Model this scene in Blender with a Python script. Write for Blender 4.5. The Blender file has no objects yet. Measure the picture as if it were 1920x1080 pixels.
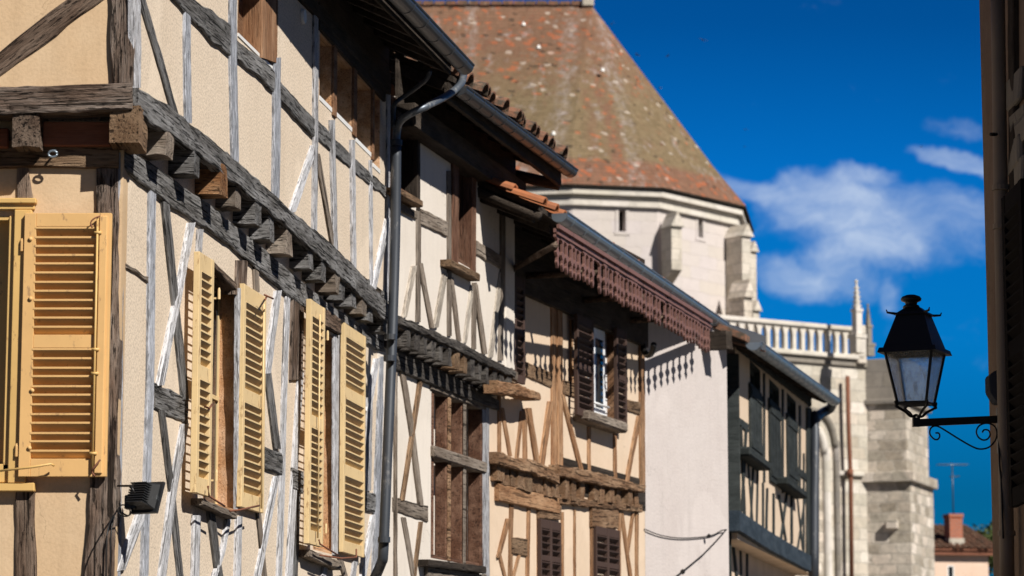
import bpy, bmesh, math, random
from mathutils import Vector, Matrix, noise as mn
random.seed(7)
R = math.radians
sc = bpy.context.scene

# ---------------------------------------------------------------- camera
LENS_PX, HORIZON, EYE = 5333.0, 790.0, 1.6
PITCH = math.atan(HORIZON / LENS_PX)
cd = bpy.data.cameras.new("camera"); cam = bpy.data.objects.new("camera", cd)
sc.collection.objects.link(cam)
cam.location = (0, 0, EYE); cam.rotation_euler = (R(90) + PITCH, 0, 0)
cd.lens = 36.0 * LENS_PX / 1920; cd.sensor_width = 36; cd.clip_start = .1; cd.clip_end = 6000
cd.dof.use_dof = True; cd.dof.focus_distance = 16.6; cd.dof.aperture_fstop = 4.2
sc.camera = cam
sc.render.resolution_x, sc.render.resolution_y = 1024, 576
sc.view_settings.view_transform = 'Standard'; sc.view_settings.look = 'None'
sc.view_settings.gamma = 1; sc.view_settings.use_curve_mapping = False
sc.view_settings.exposure = 0.34

# ---------------------------------------------------------------- node helper
class NT:
    def __init__(s, tree): s.t = tree; tree.nodes.clear()
    def n(s, typ, ins=None, **kw):
        nd = s.t.nodes.new(typ)
        for k, v in kw.items(): setattr(nd, k, v)
        for k, v in (ins or {}).items():
            sock = nd.inputs[k]
            if isinstance(v, bpy.types.NodeSocket): s.t.links.new(v, sock)
            else: sock.default_value = v
        return nd
    def math(s, op, a, b=0.0, c=0.0, clamp=False):
        return s.n('ShaderNodeMath', {0: a, 1: b, 2: c}, operation=op, use_clamp=clamp).outputs[0]
    def mix(s, f, a, b, mode='MIX'):
        nd = s.n('ShaderNodeMix', data_type='RGBA', blend_type=mode)
        for i, v in ((0, f), (6, a), (7, b)):
            if isinstance(v, bpy.types.NodeSocket): s.t.links.new(v, nd.inputs[i])
            else: nd.inputs[i].default_value = v if not isinstance(v, tuple) else (v + (1,))[:4]
        return nd.outputs[2]
    def noise(s, vec, scale, detail=5, rough=.6, dist=0):
        return s.n('ShaderNodeTexNoise', {'Vector': vec, 'Scale': scale, 'Detail': detail, 'Roughness': rough, 'Distortion': dist}).outputs['Fac']
    def step(s, v, lo, hi, a=0.0, b=1.0):
        return s.n('ShaderNodeMapRange', {0: v, 1: lo, 2: hi, 3: a, 4: b}, clamp=True).outputs[0]
    def mapping(s, vec, scale=(1, 1, 1), loc=(0, 0, 0)):
        return s.n('ShaderNodeMapping', {'Vector': vec, 'Scale': scale, 'Location': loc}).outputs[0]

# ---------------------------------------------------------------- world: clear deep blue sky with thin cloud
SUN = Vector((.869, -.984, 1.10)).normalized()
def px_ray(x, y):
    a, b = x - 960.0, 540.0 - y
    cp, sp = math.cos(PITCH), math.sin(PITCH)
    return Vector((a, LENS_PX * cp - b * sp, LENS_PX * sp + b * cp))
world = bpy.data.worlds.new("World"); sc.world = world; world.use_nodes = True
w = NT(world.node_tree)
sky = w.n('ShaderNodeTexSky', sky_type='NISHITA', sun_disc=False, sun_elevation=math.asin(SUN.z),
          sun_rotation=math.atan2(SUN.x, SUN.y), altitude=1500, air_density=1.0, dust_density=0.1, ozone_density=4.0)
skyc = w.mix(1.0, sky.outputs[0], (.004, .52, 1.05), 'MULTIPLY')
tc = w.n('ShaderNodeTexCoord').outputs['Generated']
sep = w.n('ShaderNodeSeparateXYZ', {0: tc})
yy = w.math('MAXIMUM', sep.outputs[1], .02)
u = w.math('DIVIDE', sep.outputs[0], yy); v = w.math('DIVIDE', sep.outputs[2], yy)
uv = w.n('ShaderNodeCombineXYZ', {0: u, 1: v, 2: 0.0}).outputs[0]
# darker towards the top of the view, lighter at the bottom
ramp = w.n('ShaderNodeValToRGB', {0: v})
er = ramp.color_ramp.elements
er[0].position = .0; er[0].color = (.3, .26, .23, 1); er[1].position = 1.0; er[1].color = (.16, .16, .17, 1)
for p_, c_ in ((.075, (.4, .33, .31, 1)), (.13, (.6, .64, .61, 1)), (.19, (.8, .68, .69, 1)), (.245, (.5, .44, .47, 1)), (.4, (.3, .3, .32, 1))):
    e_ = er.new(p_); e_.color = c_
skyc = w.mix(1.0, skyc, ramp.outputs[0], 'MULTIPLY')
warp = w.n('ShaderNodeTexNoise', {'Vector': uv, 'Scale': 16.0, 'Detail': 5.0, 'Roughness': .6})
wv = w.n('ShaderNodeVectorMath', {0: warp.outputs['Color'], 1: (.5, .5, .5)}, operation='SUBTRACT').outputs[0]
wv = w.n('ShaderNodeVectorMath', {0: wv, 'Scale': .030}, operation='SCALE').outputs[0]
uvw = w.n('ShaderNodeVectorMath', {0: uv, 1: wv}, operation='ADD').outputs[0]
lump = w.noise(w.mapping(uvw, (1, 1.25, 1)), 34, 7, .6, .2)
def bank(blobs, lo, hi):
    tot = None
    for (cx, cy, rx, ry, rot, amp) in blobs:
        q = px_ray(cx, cy)
        m = w.n('ShaderNodeVectorMath', {0: uvw, 1: (q.x / q.y, q.z / q.y, 0)}, operation='SUBTRACT').outputs[0]
        m = w.n('ShaderNodeVectorRotate', {'Vector': m, 'Angle': R(rot)}, rotation_type='Z_AXIS').outputs[0]
        l = w.n('ShaderNodeVectorMath', {0: w.mapping(m, (5392 / rx, 5392 / ry, 1))}, operation='LENGTH').outputs['Value']
        g = w.math('MULTIPLY', w.math('SUBTRACT', 1.45, l, 0, True), amp)
        tot = g if tot is None else w.n('ShaderNodeMath', {0: tot, 1: g, 2: .25}, operation='SMOOTH_MAX').outputs[0]
    f = w.math('ADD', tot, w.math('MULTIPLY', w.math('SUBTRACT', lump, .5), 1.3))
    return w.n('ShaderNodeMapRange', {0: f, 1: lo, 2: hi, 3: 0.0, 4: 1.0}, interpolation_type='SMOOTHSTEP').outputs[0]
b1 = bank([(1555, 375, 130, 55, 6, 1), (1605, 335, 60, 28, 0, 1), (1635, 440, 100, 70, 30, 1), (1490, 505, 85, 36, 28, 1), (1570, 480, 90, 34, 10, .8), (1800, 302, 120, 24, 13, 1.1)], .24, 1.0)
b2 = bank([(1405, 335, 95, 24, 16, 1), (1735, 400, 170, 58, 4, 1), (1580, 520, 100, 40, 10, .9), (1655, 550, 24, 48, -15, .9), (1640, 420, 200, 95, 10, .9), (1790, 235, 110, 30, 8, .5)], .30, 1.05)
wis = w.step(w.noise(w.mapping(uvw, (.8, 2.0, 1)), 45, 8, .68, .5), .30, .70, .45, 1.2)
total = w.math('SUBTRACT', 1.0, w.math('MULTIPLY', w.math('SUBTRACT', 1.0, w.math('MULTIPLY', b1, .52)), w.math('SUBTRACT', 1.0, w.math('MULTIPLY', b2, .36))))
total = w.math('MULTIPLY', total, wis, clamp=True)
skyc = w.mix(total, skyc, (4.9, 5.7, 6.9))
bg = w.n('ShaderNodeBackground', {'Color': skyc, 'Strength': .1})
out = w.n('ShaderNodeOutputWorld', {0: bg.outputs[0]})

sd = bpy.data.lights.new("sun", 'SUN'); sd.energy = 5.0; sd.angle = R(.53); sd.color = (1, .95, .87)
sun = bpy.data.objects.new("sun", sd); sc.collection.objects.link(sun)
sun.rotation_euler = (-SUN).to_track_quat('-Z', 'Y').to_euler()

# ---------------------------------------------------------------- materials
def new_mat(name):
    m = bpy.data.materials.new(name); m.use_nodes = True
    n = NT(m.node_tree); n.coord = n.n('ShaderNodeTexCoord').outputs['Object']
    n.rnd = n.n('ShaderNodeObjectInfo').outputs['Random']
    return m, n
def finish(n, col, rough=.85, height=None, bump=.3, dist=.01, metal=0.0, spec=.3, **ex):
    ins = {'Base Color': col if isinstance(col, bpy.types.NodeSocket) else tuple(col) + (1,), 'Roughness': rough, 'Metallic': metal, 'Specular IOR Level': spec}
    ins.update(ex)
    if height is not None:
        ins['Normal'] = n.n('ShaderNodeBump', {'Height': height, 'Strength': bump, 'Distance': dist}).outputs[0]
    b = n.n('ShaderNodeBsdfPrincipled', ins)
    n.n('ShaderNodeOutputMaterial', {0: b.outputs[0]})
def shifted(n):
    r = n.n('ShaderNodeCombineXYZ', {0: n.math('MULTIPLY', n.rnd, 37.0), 1: n.math('MULTIPLY', n.rnd, 91.0), 2: n.math('MULTIPLY', n.rnd, 17.0)}).outputs[0]
    return n.n('ShaderNodeVectorMath', {0: n.coord, 1: r}, operation='ADD').outputs[0]
def wood(name, dark, mid, light, lime=None, lime_lo=.5, lime_hi=.6, bump=.6, crack=.9, vary=.25, con=.17):
    m, n = new_mat(name); v = shifted(n)
    g = n.noise(n.mapping(v, (2.2, 48, 48)), 1.9, 9, .72, .15)
    g2 = n.noise(n.mapping(v, (6, 110, 110)), 2.0, 6, .7)
    patch = n.noise(n.mapping(v, (1.2, 5, 5)), 1.6, 5, .6)
    col = n.mix(n.step(g, .5 - con, .5 + con), dark, mid)
    col = n.mix(n.step(patch, .42, .68), col, n.mix(n.step(g2, .3, .7), mid, light))
    if lime is not None:
        lf = n.noise(n.mapping(v, (3.5, 14, 14)), 2.6, 8, .75)
        col = n.mix(n.step(lf, lime_lo, lime_hi), col, lime)
        chip = n.noise(n.mapping(v, (11, 60, 60)), 2.0, 3, .55)
        col = n.mix(n.step(chip, .59, .64, 0, .7), col, dark)
    tick = n.noise(n.mapping(v, (4.0, 42, 42)), 2.1, 3, .6, .1)
    ck = n.noise(n.mapping(v, (.8, 30, 30)), 1.6, 3, .5)
    ckm = n.math('MAXIMUM', n.step(tick, .575, .645, 0, crack * .85), n.step(ck, .60, .65, 0, crack))
    col = n.mix(ckm, col, tuple(c * .25 for c in dark))
    col = n.mix(1.0, col, n.n('ShaderNodeCombineColor', {0: n.step(n.rnd, 0, 1, 1 - vary, 1 + vary * .5), 1: n.step(n.rnd, 0, 1, 1 - vary, 1 + vary * .5), 2: n.step(n.rnd, 0, 1, 1 - vary, 1 + vary * .5)}).outputs[0], 'MULTIPLY')
    h = n.math('SUBTRACT', n.math('ADD', n.math('MULTIPLY', g, .8), n.math('MULTIPLY', g2, .5)), ckm)
    finish(n, col, .88, h, bump, .02, spec=.2)
    return m
def plaster(name, c, c2, grain=85, bump=.35, streak=.0, gr=.12):
    m, n = new_mat(name)
    a = n.noise(n.coord, 1.3, 6, .6); b = n.noise(n.coord, grain, 3, .6); d = n.noise(n.mapping(n.coord, (5, 5, .7)), 1.5, 6, .62)
    e = n.noise(n.coord, 9, 5, .6)
    col = n.mix(n.step(a, .35, .68), c, c2)
    col = n.mix(n.step(e, .45, .8, 0, .35), col, tuple(x * .86 for x in c))
    if streak: col = n.mix(n.step(d, .52, .78, 0, streak), col, tuple(x * .58 for x in c))
    col = n.mix(n.step(b, .40, .54, gr, 0), col, tuple(x * .45 for x in c))
    wv = n.n('ShaderNodeVectorMath', {0: n.coord, 1: n.n('ShaderNodeTexNoise', {'Vector': n.coord, 'Scale': 3.0, 'Detail': 5.0}).outputs['Color']}, operation='ADD').outputs[0]
    hair = n.n('ShaderNodeTexVoronoi', {'Vector': wv, 'Scale': 1.1}, feature='DISTANCE_TO_EDGE').outputs[0]
    hm = n.math('MULTIPLY', n.step(hair, .004, .0015), n.step(n.noise(n.coord, .9, 2, .5), .5, .6, 0, .6))
    col = n.mix(hm, col, tuple(x * .4 for x in c))
    pt = n.noise(n.coord, .8, 3, .55, .6)
    col = n.mix(n.step(pt, .57, .60, 0, .35), col, tuple(min(1, x * 1.1) for x in c2))
    grime = n.noise(n.mapping(n.coord, (9, 9, .5)), 1.0, 6, .65)
    col = n.mix(n.step(grime, .54, .75, 0, .30), col, tuple(x * .62 for x in c))
    h = n.math('ADD', b, n.math('MULTIPLY', n.noise(n.coord, 5, 3, .5), 1.2))
    finish(n, col, .92, h, bump, .012, spec=.15)
    return m
def paint(name, c, wear=(.2, .14, .09), amt=.0, rough=.5, metal=0.0, bump=.15, sc_=30, spec=.4):
    m, n = new_mat(name); v = shifted(n)
    a = n.noise(v, sc_, 6, .65); b = n.noise(v, 3, 4, .6)
    col = n.mix(n.step(b, .3, .75), c, tuple(x * .84 for x in c))
    if amt: col = n.mix(n.step(n.noise(n.mapping(v, (1, 1, .35)), sc_ * .9, 7, .72), .70 - amt * .3, .76 - amt * .3), col, wear)
    finish(n, col, rough, a, bump, .004, metal=metal, spec=spec)
    return m
M = {}
M['oak_brown'] = wood('oak_brown', (.05, .03, .02), (.21, .14, .10), (.40, .31, .24), con=.10, bump=1.1)
M['oak_beam'] = wood('oak_beam', (.07, .042, .028), (.29, .20, .15), (.56, .48, .42), bump=1.4, con=.09)
M['oak_grey'] = wood('oak_grey', (.06, .055, .05), (.25, .24, .235), (.44, .44, .45), bump=1.2, con=.10)
M['oak_pale'] = wood('oak_pale', (.15, .14, .14), (.34, .33, .335), (.5, .5, .52), lime=(.56, .565, .60), lime_lo=.38, lime_hi=.60, vary=.18)
M['oak_white'] = wood('oak_white', (.22, .21, .21), (.45, .45, .46), (.6, .6, .62), lime=(.62, .62, .65), lime_lo=.40, lime_hi=.50, vary=.12, crack=.8)
M['oak_blue'] = wood('oak_blue', (.14, .145, .16), (.30, .315, .35), (.40, .41, .45), lime=(.48, .50, .56), lime_lo=.42, lime_hi=.58, vary=.12, crack=.6)
M['oak_faded'] = wood('oak_faded', (.24, .2, .17), (.44, .39, .33), (.56, .5, .43), lime=(.62, .55, .46), lime_lo=.48, lime_hi=.62, crack=.5)
M['oak_taupe'] = wood('oak_taupe', (.11, .085, .065), (.25, .2, .16), (.38, .33, .28))
M['oak_window'] = wood('oak_window', (.05, .022, .014), (.17, .08, .048), (.30, .185, .13), crack=.6)
M['oak_dim'] = wood('oak_dim', (.035, .03, .027), (.115, .10, .09), (.25, .23, .21), bump=1.0)
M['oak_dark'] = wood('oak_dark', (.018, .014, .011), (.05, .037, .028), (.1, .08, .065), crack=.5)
M['oak_orange'] = wood('oak_orange', (.17, .08, .038), (.38, .21, .11), (.54, .35, .21), crack=.75, con=.12)
M['oak_umber'] = wood('oak_umber', (.1, .055, .03), (.25, .155, .09), (.4, .28, .18), bump=.9)
M['oak_jamb'] = wood('oak_jamb', (.13, .06, .03), (.30, .16, .085), (.42, .27, .17), crack=.4)
M['oak_jamb_lit'] = wood('oak_jamb_lit', (.34, .16, .07), (.66, .38, .2), (.8, .58, .42), crack=.35)  # oak_jamb lightened, sunlight on the window linings painted into the colour
M['oak_rust'] = wood('oak_rust', (.14, .07, .035), (.32, .19, .11), (.48, .33, .21), bump=.9)
M['oak_split'] = wood('oak_split', (.12, .045, .02), (.42, .2, .08), (.5, .33, .2), bump=1.2)
M['oak_mahogany'] = wood('oak_mahogany', (.16, .05, .025), (.30, .10, .05), (.34, .14, .08), crack=.2, bump=.2)
M['green_timber'] = wood('green_timber', (.015, .018, .018), (.031, .037, .037), (.055, .062, .062), crack=.35, bump=.3)
M['blue_timber'] = wood('blue_timber', (.02, .032, .045), (.042, .06, .082), (.08, .105, .13), crack=.35, bump=.3)
M['roughcast'] = plaster('roughcast', (.68, .56, .435), (.73, .615, .49), 75, .22, .15, .5)
M['ochre_plaster'] = plaster('ochre_plaster', (.57, .395, .235), (.62, .46, .30), 60, .14, .25, .12)
M['cream_plaster'] = plaster('cream_plaster', (.665, .60, .53), (.70, .64, .575), 60, .15, .12, .08)
M['peach_plaster'] = plaster('peach_plaster', (.62, .475, .345), (.665, .53, .405), 60, .15, .12, .08)
M['grey_plaster'] = plaster('grey_plaster', (.51, .455, .435), (.545, .495, .475), 40, .3, .16, .1)
M['pink_plaster'] = plaster('pink_plaster', (.72, .52, .40), (.75, .56, .44), 20, .1)
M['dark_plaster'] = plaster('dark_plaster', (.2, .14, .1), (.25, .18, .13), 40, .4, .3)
M['ochre_paint'] = paint('ochre_paint', (.66, .42, .15), (.30, .17, .07), .34, .5)
M['ochre_shutter'] = paint('ochre_shutter', (.70, .425, .17), (.40, .24, .11), .34, .6)
M['ochre_faded'] = paint('ochre_faded', (.73, .54, .285), (.42, .27, .13), .42, .6)
M['purple_paint'] = paint('purple_paint', (.068, .042, .034), (.12, .1, .1), .15, .7, spec=.15)
M['valance_paint'] = paint('valance_paint', (.19, .095, .078), (.10, .055, .045), .45, .6, sc_=9)
M['black_paint'] = paint('black_paint', (.012, .010, .010), (.03, .027, .025), .2, .95, spec=.05)
M['iron'] = paint('iron', (.012, .011, .011), (.03, .022, .018), .2, .42, bump=.3)
M['zinc_dark'] = paint('zinc_dark', (.085, .09, .10), (.14, .14, .14), .1, .42, metal=.6)
M['zinc_mid'] = paint('zinc_mid', (.12, .14, .17), (.26, .27, .28), .5, .42, metal=.5, sc_=12)
M['zinc_blue'] = paint('zinc_blue', (.30, .36, .42), (.4, .42, .44), .2, .35, metal=.7)
M['pipe_dark'] = paint('pipe_dark', (.045, .052, .065), (.11, .11, .115), .4, .5, metal=.2, sc_=14)
M['pipe_tan'] = paint('pipe_tan', (.26, .2, .15), (.2, .15, .1), .1, .6)
M['rust'] = paint('rust', (.2, .075, .04), (.09, .04, .03), .4, .8)
M['brass'] = paint('brass', (.5, .3, .1), (.2, .1, .05), .4, .5, metal=.3)
M['white_paint'] = paint('white_paint', (.8, .79, .76), (.5, .48, .45), .1, .45)
M['pvc'] = paint('pvc', (.85, .86, .88), (.8, .8, .8), 0, .3)
M['plastic_black'] = paint('plastic_black', (.02, .021, .023), (.10, .11, .12), .35, .45)
M['plastic_grey'] = paint('plastic_grey', (.07, .075, .09), (.1, .1, .1), .0, .95, spec=.05)
M['void'] = paint('void', (.012, .01, .009), (.01, .01, .01), 0, .9, spec=.1)
def glass_mat():
    m, n = new_mat('window_glass')
    finish(n, (.02, .025, .03), .06, n.noise(n.coord, 3, 2, .5), .05, .01, spec=.6)
    return m
M['glass'] = glass_mat()
def lamp_glass():
    m, n = new_mat('lantern_glass')
    a = n.noise(n.mapping(n.coord, (1, 1, .5)), 38, 7, .7, .5)
    z = n.n('ShaderNodeSeparateXYZ', {0: n.coord}).outputs[2]
    dirt = n.math('ADD', n.step(a, .5, .75, .08, .42), n.math('MULTIPLY', n.step(z, -.06, -.005), n.step(n.noise(n.coord, 70, 5, .7), .42, .6)), clamp=True)
    nb = n.n('ShaderNodeBump', {'Height': n.noise(n.coord, 45, 4, .6), 'Strength': .5, 'Distance': .006}).outputs[0]
    g = n.n('ShaderNodeBsdfGlass', {'Color': (.92, .94, .95, 1), 'Roughness': .06, 'IOR': 1.12, 'Normal': nb}).outputs[0]
    t = n.n('ShaderNodeBsdfTransparent', {'Color': (.85, .88, .9, 1)}).outputs[0]
    d = n.n('ShaderNodeBsdfDiffuse', {'Color': (.34, .31, .28, 1)}).outputs[0]
    d2 = n.n('ShaderNodeBsdfTranslucent', {'Color': (.42, .38, .33, 1)}).outputs[0]
    dd = n.n('ShaderNodeMixShader', {0: .5, 1: d, 2: d2}).outputs[0]
    gt = n.n('ShaderNodeMixShader', {0: .3, 1: t, 2: g}).outputs[0]
    n.n('ShaderNodeOutputMaterial', {0: n.n('ShaderNodeMixShader', {0: dirt, 1: gt, 2: dd}).outputs[0]})
    return m
M['lamp_glass'] = lamp_glass()
def ashlar(name, c, c2, w_=.55, h_=.28, mort=.012, contrast=1.0, stain=.3, irr=.08):
    m, n = new_mat(name)
    s = n.n('ShaderNodeSeparateXYZ', {0: n.coord})
    wob = n.noise(n.coord, 1.2, 3, .5)
    vec = n.n('ShaderNodeCombineXYZ', {0: n.math('ADD', s.outputs[0], n.math('ADD', n.math('MULTIPLY', s.outputs[1], .8), n.math('MULTIPLY', n.noise(n.mapping(n.coord, (1, 1, 2.2)), 1.7, 3, .6), irr * 3))), 1: n.math('ADD', s.outputs[2], n.math('MULTIPLY', wob, irr)), 2: 0.0}).outputs[0]
    b = n.n('ShaderNodeTexBrick', {'Vector': vec, 'Color1': c + (1,), 'Color2': c2 + (1,), 'Mortar': tuple(x * .75 for x in c) + (1,), 'Scale': 1.0, 'Mortar Size': mort, 'Mortar Smooth': .4, 'Bias': 0.0, 'Brick Width': w_, 'Row Height': h_})
    a = n.noise(n.coord, 2.2, 8, .68); d = n.noise(n.mapping(n.coord, (2, 2, .5)), 1.4, 6, .62)
    b2 = n.n('ShaderNodeTexBrick', {'Vector': n.n('ShaderNodeVectorMath', {0: vec, 1: (w_ * 14, h_ * 22, 0)}, operation='ADD').outputs[0], 'Color1': (0, 0, 0, 1), 'Color2': (1, 1, 1, 1), 'Mortar': (.5, .5, .5, 1), 'Scale': 1.0, 'Mortar Size': mort, 'Mortar Smooth': .4, 'Bias': 0.0, 'Brick Width': w_, 'Row Height': h_})
    bv = n.n('ShaderNodeSeparateColor', {0: b2.outputs[0]}).outputs[0]
    warm = n.n('ShaderNodeSeparateColor', {0: b.outputs[0]}).outputs[2]
    mo = n.noise(n.coord, 5.5, 8, .75)
    f_ = n.math('ADD', n.math('MULTIPLY_ADD', bv, .42 * contrast, 1 - .30 * contrast), n.math('MULTIPLY', n.math('SUBTRACT', mo, .5), .9 * contrast))
    col = n.mix(1.0, b.outputs[0], n.n('ShaderNodeCombineColor', {0: f_, 1: n.math('MULTIPLY', f_, .985), 2: n.math('MULTIPLY', f_, n.step(bv, 0, 1, .93, 1.0))}).outputs[0], 'MULTIPLY')
    col = n.mix(n.step(a, .48, .72, 0, stain), col, tuple(x * .4 for x in c))
    col = n.mix(n.step(d, .55, .75, 0, stain), col, tuple(x * .5 for x in c))
    finish(n, col, .9, n.math('SUBTRACT', a, n.math('MULTIPLY', b.outputs['Fac'], .6)), .6, .04, spec=.15)
    return m
M['tower_stone'] = ashlar('tower_stone', (.555, .51, .49), (.57, .52, .495), .8, .34, .002, .07, .10)
M['pale_stone'] = ashlar('pale_stone', (.60, .56, .49), (.54, .48, .40), .5, .30, .012, 1.0, .38)
M['rubble_stone'] = ashlar('rubble_stone', (.63, .57, .49), (.52, .45, .37), .44, .27, .02, 1.5, .35, irr=.16)
M['trim_stone'] = ashlar('trim_stone', (.66, .62, .56), (.60, .56, .5), .9, .8, .004, .3, .4)
M['dark_stone'] = ashlar('dark_stone', (.24, .22, .2), (.3, .27, .23), .9, .4, .01, .6, .4)
def church_tiles():
    m, n = new_mat('church_tiles')
    s = n.n('ShaderNodeSeparateXYZ', {0: n.coord}); z = s.outputs[2]
    vec = n.n('ShaderNodeCombineXYZ', {0: n.math('ADD', s.outputs[0], n.math('MULTIPLY', s.outputs[1], .6)), 1: z, 2: 0.0}).outputs[0]
    def bt(w_, h_, a, b, bias):
        return n.n('ShaderNodeTexBrick', {'Vector': vec, 'Color1': a, 'Color2': b, 'Mortar': (.14, .115, .07, 1), 'Scale': 1.0, 'Mortar Size': .006, 'Mortar Smooth': .6, 'Bias': bias, 'Brick Width': w_, 'Row Height': h_})
    moss = bt(.17, .105, (.172, .125, .07, 1), (.23, .168, .098, 1), 0)
    red = bt(.17, .105, (.235, .115, .075, 1), (.19, .095, .065, 1), 0)
    big = n.noise(n.mapping(n.coord, (1, 1, .35)), .55, 6, .65)
    fine = n.noise(n.mapping(n.coord, (2.5, 2.5, 1.2)), 1.6, 7, .75)
    topf = n.step(n.math('ADD', z, n.math('MULTIPLY', fine, 2.2)), 3.9, 6.0)
    botf = n.step(n.math('ADD', z, n.math('MULTIPLY', fine, .5)), 1.15, .95)
    f = n.math('MAXIMUM', n.math('MAXIMUM', botf, n.math('MULTIPLY', topf, .85)), n.step(big, .6, .72, 0, .75))
    f = n.math('ADD', n.math('MULTIPLY', f, .9), n.step(fine, .55, .72, 0, .55), clamp=True)
    def streak(x0, k, wd, wob):
        q = n.math('SUBTRACT', s.outputs[0], n.math('ADD', n.math('MULTIPLY_ADD', z, k, x0), n.math('MULTIPLY', n.math('SUBTRACT', n.noise(n.mapping(n.coord, (.5, .5, 1)), 1.1, 3, .5), .5), wob)))
        return n.step(n.math('ABSOLUTE', q), wd, wd * .25)
    # rust-red runs below the ridge end and along the hips, pale lichen runs beside them
    runf = n.math('MULTIPLY', n.math('MAXIMUM', streak(2.98, -.15, .34, .5), n.math('MULTIPLY', streak(2.2, -.02, .25, .6), .6)), n.step(fine, .36, .56))
    f = n.math('MAXIMUM', f, n.math('MULTIPLY', runf, .9))
    col = n.mix(f, moss.outputs[0], red.outputs[0])
    tileid = n.n('ShaderNodeTexVoronoi', {'Vector': n.mapping(vec, (7.5, 11.5, 1)), 'Scale': 1.0})
    tid = n.n('ShaderNodeSeparateColor', {0: tileid.outputs['Color']})
    near_red = n.math('GREATER_THAN', n.math('ADD', tid.outputs[0], n.math('MULTIPLY', f, .12)), .982)
    col = n.mix(n.math('MULTIPLY', near_red, .6), col, (.42, .12, .05))
    col = n.mix(n.math('MULTIPLY', n.math('GREATER_THAN', tid.outputs[1], .975), .7), col, (.05, .035, .025))
    col = n.mix(n.math('MULTIPLY', n.math('GREATER_THAN', tid.outputs[2], .985), .5), col, (.6, .52, .44))
    lich = n.noise(n.mapping(n.coord, (2.6, 2.6, .32)), 1.05, 7, .72)
    col = n.mix(n.step(lich, .56, .68, 0, .75), col, (.36, .31, .29))
    pale = n.math('MAXIMUM', n.math('MAXIMUM', streak(1.15, .10, .30, .5), streak(3.42, -.15, .26, .4)), n.math('MULTIPLY', streak(-1.6, .08, .2, .5), n.step(z, 2.8, 4)))
    col = n.mix(n.math('MULTIPLY', n.math('MULTIPLY', pale, n.step(n.noise(n.mapping(n.coord, (4, 4, 2)), 1.4, 6, .75), .44, .66)), .55), col, (.42, .37, .35))
    mot = n.noise(n.mapping(n.coord, (3, 3, 2)), 1.7, 8, .8)
    col = n.mix(n.step(mot, .38, .56, .5, 0), col, n.mix(1.0, col, (.55, .52, .5), 'MULTIPLY'))
    crs = n.math('FRACT', n.math('MULTIPLY', n.math('ADD', z, n.math('MULTIPLY', fine, .012)), 1 / .105))
    col = n.mix(n.step(crs, .78, .98, 0, .55), col, n.mix(1.0, col, (.35, .33, .3), 'MULTIPLY'))
    finish(n, col, .9, n.math('ADD', n.math('MULTIPLY', crs, -.8), fine), .7, .04, spec=.15)
    return m
M['church_tiles'] = church_tiles()
def clay():
    m, n = new_mat('clay_tiles')
    a = n.noise(n.coord, 3.5, 6, .7); b = n.noise(n.coord, 14, 6, .7)
    col = n.mix(n.step(a, .35, .65), (.27, .12, .07), (.13, .08, .055))
    col = n.mix(n.step(b, .46, .58, 0, .85), col, (.07, .06, .045))
    col = n.mix(n.step(n.noise(n.coord, 6, 4, .6), .6, .68, 0, .7), col, (.34, .27, .19))
    finish(n, col, .9, b, .5, .02)
    return m
M['clay'] = clay()
def clay_new():
    m, n = new_mat('clay_tiles_new')
    a = n.noise(n.coord, 5, 6, .7)
    finish(n, n.mix(n.step(a, .3, .7), (.46, .16, .06), (.28, .11, .055)), .85, a, .4, .02)
    return m
M['clay_new'] = clay_new()
def brick():
    m, n = new_mat('red_brick')
    s = n.n('ShaderNodeSeparateXYZ', {0: n.coord})
    vec = n.n('ShaderNodeCombineXYZ', {0: n.math('ADD', s.outputs[0], s.outputs[1]), 1: s.outputs[2], 2: 0.0}).outputs[0]
    b = n.n('ShaderNodeTexBrick', {'Vector': vec, 'Color1': (.4, .1, .04, 1), 'Color2': (.3, .08, .04, 1), 'Mortar': (.35, .25, .2, 1), 'Scale': 1.0, 'Mortar Size': .01, 'Brick Width': .22, 'Row Height': .075})
    finish(n, b.outputs[0], .9)
    return m
M['brick'] = brick()
def ground_mat():
    m, n = new_mat('cobbles')
    vo = n.n('ShaderNodeTexVoronoi', {'Vector': n.coord, 'Scale': 8.0}, feature='DISTANCE_TO_EDGE').outputs[0]
    a = n.noise(n.coord, 3, 5, .6)
    col = n.mix(n.step(vo, .02, .08), (.03, .028, .025), n.mix(a, (.10, .095, .085), (.14, .13, .115)))
    finish(n, col, .85, vo, .5, .02)
    return m
M['ground'] = ground_mat()
def leaf_mat():
    m, n = new_mat('leaves')
    a = n.noise(n.coord, 2.5, 4, .6)
    finish(n, n.mix(n.step(a, .3, .7), (.03, .05, .012), (.09, .11, .03)), .6)
    return m
M['leaf'] = leaf_mat()
M['bark'] = wood('bark', (.04, .03, .02), (.1, .08, .06), (.15, .12, .1))

# ---------------------------------------------------------------- object helpers
WM = {}
def link(name, me, parent, mw):
    o = bpy.data.objects.new(name, me); sc.collection.objects.link(o)
    WM[o] = mw.copy()
    if parent is not None:
        o.parent = parent; o.matrix_local = WM[parent].inverted() @ mw
    else: o.matrix_local = mw
    return o
def thing(name, label, cat, loc, group=None):
    o = link(name, None, None, Matrix.Translation(loc))
    o.empty_display_size = .3; o['label'] = label; o['category'] = cat
    if group: o['group'] = group
    return o
def obj(name, bm, mat, parent, mw=None, smooth=False, label=None):
    bmesh.ops.recalc_face_normals(bm, faces=bm.faces[:])
    me = bpy.data.meshes.new(name); bm.to_mesh(me); bm.free()
    for mt in (mat if isinstance(mat, (list, tuple)) else [mat]): me.materials.append(M[mt])
    if smooth:
        for p in me.polygons: p.use_smooth = True
    o = link(name, me, parent, mw if mw is not None else Matrix.Identity(4))
    if label: o['label'] = label
    return o
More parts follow.
